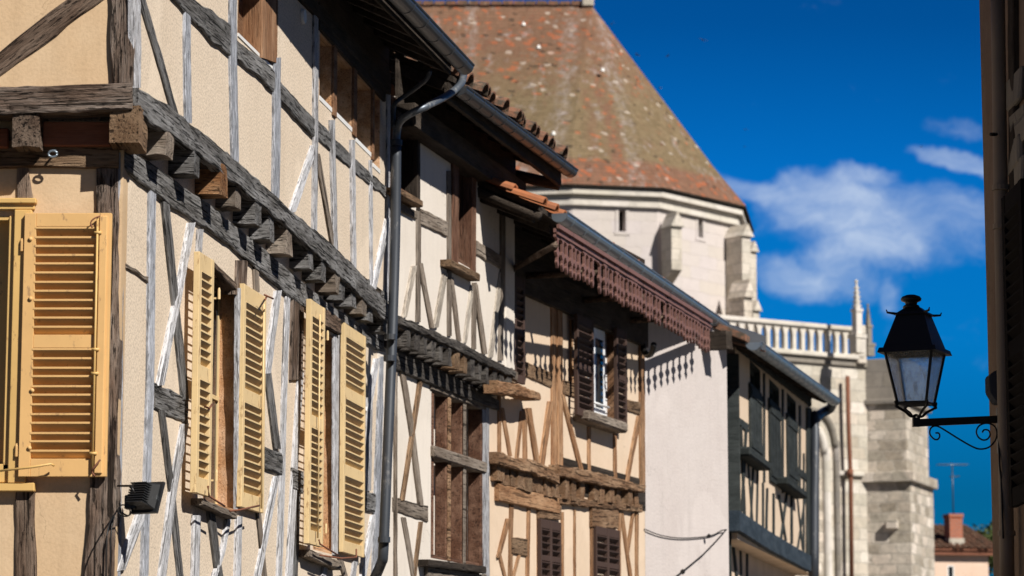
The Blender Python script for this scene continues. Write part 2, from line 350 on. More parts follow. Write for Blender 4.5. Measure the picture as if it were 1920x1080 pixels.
def box(bm, a, b, jit=0.0):
    vs = [bm.verts.new((x, y, z)) for x in (a[0], b[0]) for y in (a[1], b[1]) for z in (a[2], b[2])]
    if jit:
        for q in vs: q.co += Vector((random.uniform(-jit, jit), random.uniform(-jit, jit), random.uniform(-jit, jit)))
    for f in ((0, 1, 3, 2), (4, 6, 7, 5), (0, 4, 5, 1), (2, 3, 7, 6), (0, 2, 6, 4), (1, 5, 7, 3)):
        bm.faces.new([vs[i] for i in f])
    return vs
def bevel(bm, wd=.004, seg=1):
    bmesh.ops.bevel(bm, geom=bm.edges[:] , offset=wd, segments=seg, affect='EDGES', clamp_overlap=True)
def tube(bm, pts, r, n=10, caps=True):
    pts = [Vector(p) for p in pts]; rings = []; up = Vector((.13, .29, .95))
    for i, p in enumerate(pts):
        t = (pts[min(i + 1, len(pts) - 1)] - pts[max(i - 1, 0)]).normalized()
        a = t.cross(up)
        if a.length < .1: a = t.cross(Vector((1, 0, 0)))
        a.normalize(); b = t.cross(a); rr = r[i] if isinstance(r, (list, tuple)) else r
        rings.append([bm.verts.new(p + (a * math.cos(k * 2 * math.pi / n) + b * math.sin(k * 2 * math.pi / n)) * rr) for k in range(n)])
        up = b.cross(t) if False else up
    for i in range(len(rings) - 1):
        for k in range(n):
            bm.faces.new((rings[i][k], rings[i][(k + 1) % n], rings[i + 1][(k + 1) % n], rings[i + 1][k]))
    if caps: bm.faces.new(rings[0][::-1]); bm.faces.new(rings[-1])
def smooth_path(pts, k=6):
    pts = [Vector(p) for p in pts]; o = []
    for i in range(len(pts) - 1):
        p0, p1, p2, p3 = pts[max(i - 1, 0)], pts[i], pts[i + 1], pts[min(i + 2, len(pts) - 1)]
        for j in range(k):
            t = j / k
            o.append(.5 * ((2 * p1) + (p2 - p0) * t + (2 * p0 - 5 * p1 + 4 * p2 - p3) * t * t + (3 * p1 - p0 - 3 * p2 + p3) * t ** 3))
    return o + [pts[-1]]
def prism(bm, poly, z0, z1):
    lo = [bm.verts.new((p[0], p[1], z0)) for p in poly]; hi = [bm.verts.new((p[0], p[1], z1)) for p in poly]
    bm.faces.new(lo[::-1]); bm.faces.new(hi)
    for i in range(len(poly)):
        j = (i + 1) % len(poly); bm.faces.new((lo[i], lo[j], hi[j], hi[i]))

class Face:
    """a vertical facade: s runs along it, z is up, out is towards the street"""
    def __init__(s, P, th): s.P = Vector((P[0], P[1], 0)); s.th = th; s.d = Vector((math.sin(R(th)), math.cos(R(th)), 0)); s.n = Vector((math.cos(R(th)), -math.sin(R(th)), 0))
    def off(s, o): return Face(s.P + s.n * o, s.th)
    def w(s, a, z, o=0.0): return s.P + s.d * a + s.n * o + Vector((0, 0, z))
    def mat(s): return Matrix(((s.d.x, -s.n.x, 0, s.P.x), (s.d.y, -s.n.y, 0, s.P.y), (0, 0, 1, 0), (0, 0, 0, 1)))
    def px(s, x, y, o=0.0):
        r = px_ray(x, y); P = s.P + s.n * o - Vector((0, 0, EYE))
        t = (P.x * s.n.x + P.y * s.n.y) / (r.x * s.n.x + r.y * s.n.y); q = r * t
        return ((q - s.P).dot(s.d), q.z + EYE)
    def wp(s, x, y, o=0.0): a, z = s.px(x, y, o); return s.w(a, z, o)
def at(px, Y): r = px_ray(px, 540 + HORIZON); return (r.x / r.y * Y, Y)

def at2(x, y, Y): q = px_ray(x, y); return (q.x / q.y * Y, Y)
def wall(F, name, mat, parent, s0, s1, z0, z1, holes=(), thick=.3, label=None, top=None):
    bm = bmesh.new()
    ss = sorted({s0, s1} | {h[i] for h in holes for i in (0, 1)}); zs = sorted({z0, z1} | {h[i] for h in holes for i in (2, 3)})
    ss = [a for a in ss if s0 <= a <= s1]; zs = [a for a in zs if z0 <= a <= z1]
    V = {}
    def g(i, j):
        if (i, j) not in V: V[i, j] = bm.verts.new((ss[i], 0, zs[j]))
        return V[i, j]
    for i in range(len(ss) - 1):
        for j in range(len(zs) - 1):
            cs, cz = (ss[i] + ss[i + 1]) / 2, (zs[j] + zs[j + 1]) / 2
            if any(h[0] < cs < h[1] and h[2] < cz < h[3] for h in holes): continue
            bm.faces.new((g(i, j), g(i + 1, j), g(i + 1, j + 1), g(i, j + 1)))
    if top:
        for q in bm.verts:
            if q.co.z > z1 - 1e-5: q.co.z = top(q.co.x)
    r = bmesh.ops.extrude_face_region(bm, geom=bm.faces[:])
    bmesh.ops.translate(bm, vec=(0, thick, 0), verts=[e for e in r['geom'] if isinstance(e, bmesh.types.BMVert)])
    return obj(name, bm, mat, parent, F.mat(), label=label)
def fbox(F, name, mat, parent, s0, s1, z0, z1, o0, o1, bev=.004, jit=0.0, label=None, smooth=False):
    bm = bmesh.new(); box(bm, (s0, -o1, z0), (s1, -o0, z1), jit)
    if bev: bevel(bm, bev)
    return obj(name, bm, mat, parent, F.mat(), label=label, smooth=smooth)

NT_ = [0]
def resample(pts, N):
    L = [0]
    for i in range(1, len(pts)): L.append(L[-1] + math.dist(pts[i - 1], pts[i]))
    o = []
    for k in range(N + 1):
        t = L[-1] * k / N; i = 1
        while i < len(L) - 1 and L[i] < t: i += 1
        f = (t - L[i - 1]) / max(1e-9, L[i] - L[i - 1]); a, b = pts[i - 1], pts[i]
        o.append((a[0] + (b[0] - a[0]) * f, a[1] + (b[1] - a[1]) * f))
    return o
def timber(F, name, mat, parent, A, B, out=.012, dep=.12, jit=.005, seg=.055, label=None, local=False, rough=1.0):
    """hewn timber lying in the facade between two long edges A and B (picture points, or s/z if local)"""
    NT_[0] += 1; k = NT_[0]; out = out + (k % 9) * .0013
    if not local: A = [F.px(x, y, out) for x, y in A]; B = [F.px(x, y, out) for x, y in B]
    ln = max(math.dist(A[0], A[-1]), .05); N = max(3, min(90, int(ln / seg)))
    A = resample(A, N); B = resample(B, N)
    c0 = Vector(((A[0][0] + B[0][0]) / 2, (A[0][1] + B[0][1]) / 2)); c1 = Vector(((A[-1][0] + B[-1][0]) / 2, (A[-1][1] + B[-1][1]) / 2))
    ex = (c1 - c0).normalized(); ey = Vector((-ex.y, ex.x)); mid = (c0 + c1) / 2
    X = F.d * ex.x + Vector((0, 0, ex.y)); Z = F.n; Y = Z.cross(X)
    o3 = F.w(mid.x, mid.y, 0)
    mw = Matrix(((X.x, Y.x, Z.x, o3.x), (X.y, Y.y, Z.y, o3.y), (X.z, Y.z, Z.z, o3.z), (0, 0, 0, 1)))
    sgn = Y.dot(F.d * ey.x + Vector((0, 0, ey.y)))
    bm = bmesh.new(); rows = []
    def nz(a, b): return mn.noise(Vector((a * 6, b * 3.1 + k * 7.7, k * 1.3))) * 1.2 + mn.noise(Vector((a * 22, b * 9 + k * 3.3, k * 2.1))) * .6
    for i in range(N + 1):
        a = Vector(A[i]) - mid; b = Vector(B[i]) - mid
        pa = (a.dot(ex), a.dot(ey) * sgn); pb = (b.dot(ex), b.dot(ey) * sgn)
        sg = 1 if pa[1] > pb[1] else -1
        ja = nz(pa[0], 1) * jit; jb = nz(pb[0], 5) * jit
        y0 = pa[1] + ja; y1 = pb[1] + jb; wd = abs(y0 - y1); e = min(.007, wd * .15)
        if y0 < y1: e = -e
        row = [(pa[0], y0, -dep), (pa[0], y0, out - .006), (pa[0], y0 - e, out + nz(pa[0], 2) * .0022 * rough)]
        for f in (.25, .5, .75):
            row.append((pa[0] + (pb[0] - pa[0]) * f, y0 + (y1 - y0) * f, out + nz(pa[0], 2 + f * 4) * .003 * rough))
        row += [(pb[0], y1 + e, out + nz(pb[0], 9) * .0022 * rough), (pb[0], y1, out - .006), (pb[0], y1, -dep)]
        rows.append([bm.verts.new(q) for q in row])
    m = len(rows[0])
    for i in range(N):
        for j in range(m - 1): bm.faces.new((rows[i][j], rows[i + 1][j], rows[i + 1][j + 1], rows[i][j + 1]))
        bm.faces.new((rows[i][-1], rows[i + 1][-1], rows[i + 1][0], rows[i][0]))
    bm.faces.new(rows[0]); bm.faces.new(rows[-1][::-1])
    return obj(name, bm, mat, parent, mw, label=label)
def stud(F, name, mat, parent, pts, wpx, **kw):
    steep = abs(pts[-1][1] - pts[0][1]) >= abs(pts[-1][0] - pts[0][0])
    h = wpx / 2
    if steep: return timber(F, name, mat, parent, [(x - h, y) for x, y in pts], [(x + h, y) for x, y in pts], **kw)
    return timber(F, name, mat, parent, [(x, y - h) for x, y in pts], [(x, y + h) for x, y in pts], **kw)

def joist(F, parent, s, z0, z1, wd, o0, o1, mat, name='joist', label=None, slope=.0):
    """floor joist end sticking out of the wall, axis along the outward normal"""
    X = F.n; Z = Vector((0, 0, 1)); Y = Z.cross(X); p = F.w(s, (z0 + z1) / 2, 0)
    mw = Matrix(((X.x, Y.x, 0, p.x), (X.y, Y.y, 0, p.y), (X.z, Y.z, 1, p.z), (0, 0, 0, 1)))
    bm = bmesh.new(); h = (z1 - z0) / 2; q = random.uniform(-.012, .012)
    N = 5; rings = []
    for i in range(N + 1):
        x = o0 + (o1 - o0) * i / N; t = i / N
        j = lambda: random.uniform(-.004, .004)
        zb = -h + slope * (1 - t) * 0 + (slope * t)
        rings.append([bm.verts.new((x + (j() * 2 if i == N else 0), sy * wd / 2 * (1 - .05 * t) + q * t + j(), (zb if sz < 0 else h) + j())) for sy, sz in ((-1, -1), (0, -1), (1, -1), (1, 0), (1, 1), (0, 1), (-1, 1), (-1, 0))])
        if True:
            for ix in (3, 7): rings[-1][ix].co.z = (rings[-1][0].co.z + rings[-1][4].co.z) / 2
    for i in range(N):
        for k in range(8): bm.faces.new((rings[i][k], rings[i][(k + 1) % 8], rings[i + 1][(k + 1) % 8], rings[i + 1][k]))
    bm.faces.new(rings[0]); bm.faces.new(rings[-1])
    return obj(name, bm, mat, parent, mw, label=label)

def shutter(F, parent, s0, s1, z0, z1, mat, out=.07, T=.034, st=.055, rails=None, pitch=.046, lean=0.0, name='window_shutter', label=None, leafs=1, slat=.05, hinge_at=None):
    """louvred shutter parallel to the wall: stiles, rails and tilted slats in one mesh"""
    bm = bmesh.new()
    W_ = s1 - s0
    rails = rails or [(0, .085), (.5, .06), (1, .085)]
    n_leaf = leafs; lw = W_ / n_leaf
    for L in range(n_leaf):
        a = s0 + L * lw + (.003 if L else 0); b = s0 + (L + 1) * lw - .001
        b1 = bmesh.new()
        box(b1, (a, -out - T, z0), (a + st, -out, z1)); box(b1, (b - st, -out - T, z0), (b, -out, z1))
        spans = []; last = None
        for f, h in rails:
            if f == 0: r0, r1 = z0, z0 + h
            elif f == 1: r0, r1 = z1 - h, z1
            else: r0, r1 = z0 + (z1 - z0) * f - h / 2, z0 + (z1 - z0) * f + h / 2
            box(b1, (a + st, -out - T + .003, r0), (b - st, -out - .003, r1))
            if last is not None: spans.append((last, r0))
            last = r1
        bevel(b1, .002)
        me = bpy.data.meshes.new('tmp'); b1.to_mesh(me); b1.free(); bm.from_mesh(me); bpy.data.meshes.remove(me)
        for (q0, q1) in spans:
            n = max(2, round((q1 - q0) / pitch)); p = (q1 - q0) / n
            for i in range(n):
                zc = q0 + p * (i + .5); jj = random.choice((1, 1, 1, 1, 2.6)) * random.uniform(-.002, .002)
                # leaf is folded back, so the outer edge of each slat sits high
                of, ob = -out - T - .002, -out + .002; dz = -slat * .38
                t = .0042
                v = [bm.verts.new(c) for x in (a + st - .004, b - st + .004) for c in ((x, of, zc - dz - t + jj), (x, of, zc - dz + t * 1.3 + jj), (x, ob, zc + dz + t + jj), (x, ob, zc + dz - t + jj))]
                for f in ((0, 1, 2, 3), (7, 6, 5, 4), (0, 4, 5, 1), (1, 5, 6, 2), (2, 6, 7, 3), (3, 7, 4, 0)): bm.faces.new([v[k] for k in f])
    o = obj(name, bm, mat, parent, F.mat(), label=label)
    if hinge_at is not None:
        for zz in (z0 + .13, z1 - .16):
            h = bmesh.new(); hs1 = .008 if 'faded' in mat else .011
            tube(h, [(hinge_at, -out - T * .5, zz - .03), (hinge_at, -out - T * .5, zz + .02), (hinge_at, -out - T * .5, zz + .035)], [hs1, hs1, hs1 * .5], 8)
            box(h, (hinge_at - .005, -out, zz - .03), (hinge_at + .005, 0, zz - .02))
            obj('hinge', h, mat, o, F.mat())
    return o
def rod(F, parent, pts, r, mat, name='rod', n=7, k=1, label=None):
    bm = bmesh.new(); P = [F.w(*p) for p in pts]
    tube(bm, smooth_path(P, k) if k > 1 else P, r, n); return obj(name, bm, mat, parent, smooth=True, label=label)
def wrod(parent, pts, r, mat, name='rod', n=8, k=1, label=None):
    bm = bmesh.new(); tube(bm, smooth_path(pts, k) if k > 1 else pts, r, n); return obj(name, bm, mat, parent, smooth=True, label=label)

def gutter(parent, A, B, outn, mat, r=.062, band=.5):
    """half-round eaves gutter from A to B with joint bands and end caps"""
    d = (B - A).normalized(); L = (B - A).length; up = Vector((0, 0, 1)); o = outn - d * outn.dot(d); o.normalize()
    bm = bmesh.new()
    def ring(t, rr): return [bm.verts.new(A + d * t + o * (math.cos(a) * rr) + up * (math.sin(a) * rr)) for a in [math.pi + math.pi * i / 10 for i in range(11)]]
    def seg(t0, t1, rr, th=.003):
        a = ring(t0, rr); b = ring(t1, rr); c = ring(t0, rr - th); e = ring(t1, rr - th)
        for i in range(10):
            bm.faces.new((a[i], a[i + 1], b[i + 1], b[i])); bm.faces.new((c[i + 1], c[i], e[i], e[i + 1]))
            bm.faces.new((a[i], c[i], c[i + 1], a[i + 1])); bm.faces.new((b[i + 1], e[i + 1], e[i], b[i]))
        for i in (0, 10): bm.faces.new((a[i], b[i], e[i], c[i]))
    seg(0, L, r)
    t = band * .6
    while t < L: seg(t - .009, t + .009, r + .004, .006); t += band
    for t in (0, L): bm.faces.new(ring(t, r - .001))
    tube(bm, [A + o * r + up * .004, B + o * r + up * .004], .009, 6)
    return obj('gutter', bm, mat, parent, smooth=False)

def tiles_roof(F, parent, s0, s1, o_e, z_e, slope, run, mat='clay', pitch=.19, r=.085, tl=.34, board='oak_dark', tin=0.0, lift0=0.0):
    """boarded roof slope with rows of half-round canal tiles laid up it"""
    sl = R(slope); du = Vector((-math.cos(sl), math.sin(sl)))   # (out, z) going up the slope
    bm = bmesh.new()
    P = [(s0, -o_e, z_e), (s1, -o_e, z_e), (s1, -(o_e - run * math.cos(sl)), z_e + run * math.sin(sl)), (s0, -(o_e - run * math.cos(sl)), z_e + run * math.sin(sl))]
    lo = [bm.verts.new(p) for p in P]; hi = [bm.verts.new((p[0], p[1], p[2] + .045)) for p in P]
    bm.faces.new(lo[::-1]); bm.faces.new(hi)
    for i in range(4): bm.faces.new((lo[i], lo[(i + 1) % 4], hi[(i + 1) % 4], hi[i]))
    roof = obj('roof', bm, board, parent, F.mat())
    bm = bmesh.new(); ncol = int((s1 - s0) / pitch); nr = int(run / (tl * .82))
    for c in range(ncol + 1):
        sc_ = s0 + c * pitch + random.uniform(-.012, .012); ex = random.uniform(-.04, .05)
        for k in range(nr):
            u0 = tin + k * tl * .82 - .05 - ex; u1 = u0 + tl; jx = random.uniform(-.012, .012); lift = .05 + lift0 + random.uniform(0, .012)
            r0, r1 = r * random.uniform(.94, 1.06), r * .8
            rings = []
            for (uu, rr, li) in ((u0, r0, lift + .018), (u1, r1, lift - .004)):
                base = Vector((o_e, z_e)) + du * uu
                for inner in (0, 1):
                    rings.append([bm.verts.new((sc_ + jx + math.cos(a) * (rr - inner * .014), -(base.x + math.sin(sl) * math.sin(a) * (rr - inner * .014) * .8), base.y + li + math.sin(a) * (rr - inner * .014) * .95)) for a in [math.pi * i / 6 for i in range(7)]])
            for i in range(6):
                bm.faces.new((rings[0][i], rings[0][i + 1], rings[2][i + 1], rings[2][i]))
                bm.faces.new((rings[1][i + 1], rings[1][i], rings[3][i], rings[3][i + 1]))
                bm.faces.new((rings[0][i + 1], rings[0][i], rings[1][i], rings[1][i + 1]))
    obj('tiles', bm, mat, roof, F.mat())
    return roof
def rafters(F, parent, s0, s1, step, o_e, z_e, slope, run, mat='oak_dark', wd=.08, h=.11):
    sl = R(slope); s = s0
    while s < s1:
        bm = bmesh.new(); vs = []
        for u_ in (0.02, run):
            for a in (-wd / 2, wd / 2):
                for b in (-h + (.03 if u_ < .1 else 0), -.004):
                    vs.append(bm.verts.new((s + a, -(o_e - u_ * math.cos(sl)), z_e + u_ * math.sin(sl) + b)))
        for f in ((0, 1, 3, 2), (4, 6, 7, 5), (0, 4, 5, 1), (2, 3, 7, 6), (0, 2, 6, 4), (1, 5, 7, 3)): bm.faces.new([vs[i] for i in f])
        obj('rafter', bm, mat, parent, F.mat()); s += step
def recess(F, parent, s0, s1, z0, z1, dep, mat, t=.03, back='void', frame=None, fw=.04, pane='glass', name='window', cross=True, ft=.045):
    """lining boards of a deep window opening with frame and pane at the back"""
    bm = bmesh.new()
    box(bm, (s0, .002, z0), (s0 + t, dep, z1)); box(bm, (s1 - t, .002, z0), (s1, dep, z1))
    box(bm, (s0 + t, .002, z1 - t), (s1 - t, dep, z1)); box(bm, (s0 + t, .002, z0), (s1 - t, dep, z0 + t))
    wn = obj(name, bm, mat, parent, F.mat())
    a, b, c, d = s0 + t, s1 - t, z0 + t, z1 - t
    if frame:
        fm = bmesh.new()
        for q in ((a, a + fw, c, d), (b - fw, b, c, d), (a + fw, b - fw, d - fw, d), (a + fw, b - fw, c, c + fw)): box(fm, (q[0], dep - .005 - ft, q[2]), (q[1], dep - .005, q[3]))
        if cross: box(fm, (a + fw, dep - .04, (c + d) / 2 - .012), (b - fw, dep - .01, (c + d) / 2 + .012))
        obj('frame', fm, frame, wn, F.mat())
    p = bmesh.new(); box(p, (a, dep - .024, c), (b, dep - .014, d)); obj('pane', p, pane, wn, F.mat())
    p = bmesh.new(); box(p, (s0 + .001, dep + .002, z0 + .001), (s1 - .001, dep + .02, z1 - .001)); obj('backing', p, back, wn, F.mat())
    return wn

# ================================================================= GROUND
bm = bmesh.new(); g = [bm.verts.new(p) for p in ((-3000, -3000, 0), (3000, -3000, 0), (3000, 3000, 0), (-3000, 3000, 0))]; bm.faces.new(g)
o = obj('ground', bm, 'ground', None); o['kind'] = 'structure'

# ================================================================= HOUSE 1 (corner, yellow shutters)
SL = Face(at(222, 14.2), 8.2)            # street side, lower storey
SU = SL.off(.112)                        # street side, jettied upper storey
_c = SU.w(SU.px(249, 183)[0], 0)      # upper corner of the house
LU = Face((_c.x, _c.y), 90); JD = 14.0 - _c.y           # side facing the camera, upper
LL = Face(at(222, 14.0), 90)             # side facing the camera, lower
H1 = thing('timber_framed_house', 'tall corner house with yellow louvred shutters, pale grey timbers and a jettied upper floor', 'house', SL.w(3, 0, -2))
def rect(F, xa, ya, xb, yb, o=0.0):
    a = F.px(xa, ya, o); b = F.px(xb, yb, o); return a[0], b[0], min(a[1], b[1]), max(a[1], b[1])
w1 = (SL.px(381, 900)[0], SL.px(444, 900)[0], SL.px(443, 962)[1], SL.px(443, 536)[1])
w2 = (SL.px(588, 900)[0], SL.px(626, 900)[0], SL.px(625, 1040)[1], SL.px(612, 622)[1])
wall(SL, 'wall', 'roughcast', H1, -.19, 6.95, 0, 4.52, [w1, w2])
wA = (SU.px(445, 60)[0], SU.px(521, 60)[0], SU.px(470, 92)[1], 6.05)
wB = []
for xa, xb, yb in ((598, 622, 207), (628, 660, 244), (666, 696, 291), (699, 713, 323)):
    wB.append((SU.px(xa, 200)[0], SU.px(xb, 200)[0], SU.px(xb, yb + 4)[1], 6.0))
wall(SU, 'wall', 'roughcast', H1, SU.px(249, 183)[0] + .02, 6.42, 4.60, 6.62, [wA] + wB)
wall(LU, 'wall', 'ochre_plaster', H1, -4.5, -.03, 4.60, 6.9)
lw = (-3.2, LL.px(20, 600)[0], LL.px(10, 900)[1], LL.px(10, 405)[1])
wall(LL, 'wall', 'ochre_plaster', H1, -4.5, -.03, 0, 4.52, [lw])
bm = bmesh.new(); prism(bm, [(p.x, p.y) for p in (SL.w(.6, 0, -.34), SL.w(6.4, 0, -.34), SL.w(6.4, 0, -6), SL.w(.6, 0, -6))], 0, 6.7); obj('rear_walls', bm, 'roughcast', H1)
# --- upper storey, street side
P_, G_, B_, T_, V_, K_ = 'oak_pale', 'oak_grey', 'oak_brown', 'oak_taupe', 'oak_white', 'oak_blue'
def SUs(n, m, pts, wd, **k): return stud(SU, n, m, H1, pts, wd, **k)
timber(SU, 'jetty_beam', G_, H1, [(259, 165), (320, 200), (397, 260), (480, 333), (553, 400), (607, 443), (673, 507), (729, 569)],
       [(259, 212), (357, 277), (433, 337), (513, 403), (587, 470), (660, 540), (729, 606)], out=.03, dep=.02, jit=.012, rough=2.5)
SUs('corner_post', P_, [(258.5, -20), (259, 165)], 13, out=.01, dep=.02)
SUs('stud', K_, [(353, -20), (353, 100), (355, 231)], 11)
SUs('stud', K_, [(439, -20), (439, 100), (443, 306)], 12)
SUs('stud', K_, [(521, 108), (521, 250), (519, 372)], 12)
SUs('stud', P_, [(594, 25), (594, 215), (592, 442)], 7, dep=.01)
SUs('stud', P_, [(625, 225), (631, 475)], 7, dep=.01); SUs('stud', P_, [(663, 262), (666, 505)], 6, dep=.01)
SUs('stud', P_, [(696, 300), (698, 537)], 5, dep=.01); SUs('corner_post', P_, [(730, 150), (728, 565)], 6)
SUs('brace', G_, [(267, -5), (300, 105), (330, 213)], 11); SUs('brace', V_, [(592, 273), (549, 398)], 13)
SUs('brace', T_, [(597, 288), (628, 470)], 7); SUs('brace', V_, [(730, 408), (702, 543)], 9)
timber(SU, 'rail', G_, H1, [(350, -12), (400, 20), (433, 48)], [(318, -12), (400, 78), (433, 103)], jit=.01, rough=2)
timber(SU, 'rail', G_, H1, [(446, 76), (495, 112), (515, 133)], [(446, 112), (495, 152), (515, 172)], jit=.01, rough=2)
timber(SU, 'rail', G_, H1, [(527, 152), (560, 190), (590, 222)], [(527, 188), (560, 225), (590, 258)], jit=.01, rough=2)
timber(SU, 'rail', G_, H1, [(598, 226), (660, 291), (727, 352)], [(598, 262), (660, 318), (727, 372)], jit=.008)
timber(SU, 'wall_plate', 'oak_dark', H1, [(560, -30), (733, 138)], [(560, -8), (733, 178)], out=.03)
# window A: cream frame, brown inner shutter, white zinc sill
W = recess(SU, H1, *wA, .12, 'oak_jamb', frame='ochre_faded', fw=.05, pane='oak_jamb', cross=False)
timber(SU, 'window_jamb', 'oak_jamb', H1, [(492, -20), (492, 108)], [(519, -20), (519, 118)], out=.02)
bm = bmesh.new(); box(bm, (wA[0] + .005, -.006, wA[2]), (wA[1] - .02, .1, wA[2] + .02)); obj('sill', bm, 'white_paint', W, SU.mat())
for h in wB:
    W = recess(SU, H1, *h, .15, 'oak_jamb_lit', t=.02, pane='void')
    bm = bmesh.new(); box(bm, (h[0] + .003, -.004, h[2]), (h[1] - .003, .13, h[2] + .03)); obj('sill', bm, 'white_paint', W, SU.mat())
for i in range(3):
    a, b = wB[i][1], wB[i + 1][0]
    fbox(SU, 'mullion', 'oak_jamb', H1, a - .004, b + .004, wB[i][2] - .02, 6.04, -.03, .014)
fbox(SU, 'lintel', 'oak_dark', H1, wB[0][0] - .1, wB[3][1] + .1, 5.99, 6.16, -.05, .022)
fbox(SU, 'eaves_shade_sheet', 'oak_dark', H1, -.3, 6.42, 6.12, 6.6, -.02, .012)  # dark sheet over the plaster, eaves shade put in as colour
# small white vent disc
s_, z_ = SU.px(566, 31)
vd = thing('wall_vent', 'small round white vent cap on the plaster beside the upper windows of the corner house', 'vent', SU.w(s_, z_, 0))
bm = bmesh.new(); bmesh.ops.create_cone(bm, cap_ends=True, segments=28, radius1=.05, radius2=.045, depth=.02, matrix=Matrix.Translation((s_, -.012, z_)) @ Matrix.Rotation(R(90), 4, 'X')); obj('cover', bm, 'white_paint', vd, SU.mat())
# --- eaves
P1, P2 = SL.wp(755, 0, .60), SL.wp(872, 125, .70); EZ = (P1.z + P2.z) / 2
EF = Face((P1.x, P1.y), math.degrees(math.atan2(P2.x - P1.x, P2.y - P1.y))); EL = math.hypot(P2.x - P1.x, P2.y - P1.y)
tiles_roof(EF, H1, -5.2, EL, -.08, EZ, 27, 4.4, tin=.16)
rafters(EF, H1, -5.0, EL, .38, -.1, EZ, 27, 1.0)
fbox(EF, 'eaves_board', 'oak_dark', H1, -5.1, EL - .02, EZ - .07, EZ + .01, -.12, -.10)
gutter(H1, EF.w(-5.2, EZ), EF.w(EL, EZ), EF.n, 'zinc_dark', .066, .42)
# downpipe with swan neck

pts = [SL.wp(870, 118, .62), SL.wp(869, 142, .63), SL.wp(862, 160, .62), SL.wp(840, 178, .56), SL.wp(800, 199, .46), SL.wp(768, 214, .34), SL.wp(752, 226, .26), SL.wp(745, 243, .21), SL.wp(743, 270, .2)]
DP = wrod(H1, pts, .028, 'zinc_mid', 'downpipe_elbow', 12, 5, label='bright zinc swan neck elbow of the downpipe')
pts = [SL.wp(743, 262, .2), SL.wp(741, 450, .2), SL.wp(735, 640, .2), SL.wp(726, 860, .2), SL.wp(719, 1030, .19), SL.wp(716, 1052, .17), SL.wp(709, 1070, .13), SL.wp(702, 1085, .1)]
DP = wrod(H1, pts, .037, 'pipe_dark', 'downpipe', 14, 4)
for yy_ in (268, 632, 672, 1012):
    bm = bmesh.new(); c = SL.wp(743 - max(0, (yy_ - 262)) * .0305, yy_, .2); tube(bm, [c - Vector((0, 0, .02)), c + Vector((0, 0, .02))], .044, 14); obj('collar', bm, 'zinc_dark' if yy_ == 632 else 'pipe_dark', DP, smooth=False)
pts = [SL.wp(806, 132, .5), SL.wp(800, 148, .47), SL.wp(782, 163, .38), SL.wp(757, 181, .27), SL.wp(742, 192, .22), SL.wp(738, 206, .2), SL.wp(738, 240, .2)]
wrod(H1, pts, .017, 'pipe_dark', 'overflow_pipe', 8, 5)
# --- jetty joists on the street side
ends = [(320, 300), (370, 335), (418, 372), (455, 397), (486, 427), (515, 457), (545, 483), (587, 509), (610, 531), (633, 553), (648, 567), (667, 580), (685, 594), (700, 606), (726, 627)]
for i, (x, y) in enumerate(ends):
    s, z = SL.px(x, y, .12)
    m = 'oak_split' if i == 2 else ('oak_grey' if i % 3 else 'oak_taupe')
    joist(SL, H1, s - .085, z, 4.60, .165 + random.uniform(-.01, .01), -.1, .125 + random.uniform(-.01, .012) + (.02 if i == 2 else 0), m, label='freshly split orange joist end' if i == 2 else None)
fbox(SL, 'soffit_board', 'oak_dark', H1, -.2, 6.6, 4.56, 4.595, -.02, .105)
# --- lower storey, street side
def SLs(n, m, pts, wd, **k): return stud(SL, n, m, H1, pts, wd, **k)
timber(SL, 'wall_plate', G_, H1, [(234, 276), (283, 305), (383, 376), (483, 455), (540, 505), (620, 572), (722, 628)],
       [(234, 316), (300, 370), (387, 428), (443, 468), (540, 553), (620, 611), (722, 662)], out=.02, dep=.02, jit=.01, rough=2)
SLs('corner_post', K_, [(229.5, 286), (227, 700), (223, 1090)], 8, out=.008, dep=.02)
SLs('stud', K_, [(288, 352), (285, 700), (273, 1090)], 11)
SLs('brace', G_, [(312, 378), (331, 560), (350, 750)], 11); SLs('brace', V_, [(362, 418), (341, 535), (303, 722)], 11)
SLs('stud', P_, [(379, 430), (376, 480)], 7)
SLs('brace', T_, [(237, 497), (279, 524)], 9, jit=.01)
timber(SL, 'rail', G_, H1, [(291, 719), (353, 744)], [(291, 767), (353, 793)], jit=.008)
SLs('brace', G_, [(305, 768), (324, 920), (341, 1090)], 10); SLs('brace', V_, [(349, 795), (327, 915), (305, 1090)], 13)
SLs('brace', V_, [(268, 962), (228, 1068)], 17)
SLs('stud', V_, [(371, 966), (368, 1090)], 12); SLs('brace', G_, [(396, 945), (415, 1090)], 11)
SLs('brace', V_, [(432, 970), (420, 1035), (402, 1090)], 7); SLs('stud', V_, [(451, 968), (448, 1090)], 9)
SLs('brace', T_, [(486, 962), (499, 1090)], 8); SLs('brace', V_, [(520, 893), (483, 1090)], 11)
SLs('stud', V_, [(541, 555), (536, 700), (525, 1090)], 9); SLs('stud', V_, [(566, 695), (556, 850), (543, 1090)], 10)
SLs('stud', 'oak_beam', [(561, 530), (557, 712)], 22); SLs('brace', G_, [(503, 690), (522, 842)], 11)
SLs('brace', V_, [(524, 545), (503, 700)], 11)
timber(SL, 'rail', G_, H1, [(498, 838), (530, 850)], [(498, 878), (530, 891)]); timber(SL, 'rail', G_, H1, [(551, 876), (569, 884)], [(551, 916), (569, 925)])
SLs('stud', G_, [(560, 922), (554, 1090)], 9); SLs('stud', 'oak_beam', [(455, 488), (453, 552)], 20); SLs('stud', T_, [(481, 505), (483, 548)], 9)
SLs('stud', P_, [(694, 745), (691, 920)], 11); SLs('brace', V_, [(708, 672), (692, 770)], 9)
timber(SL, 'rail', G_, H1, [(685, 920), (712, 928)], [(685, 957), (712, 965)])
SLs('brace', V_, [(703, 965), (682, 1085)], 9); SLs('stud', K_, [(719, 668), (711, 880), (705, 1090)], 9)
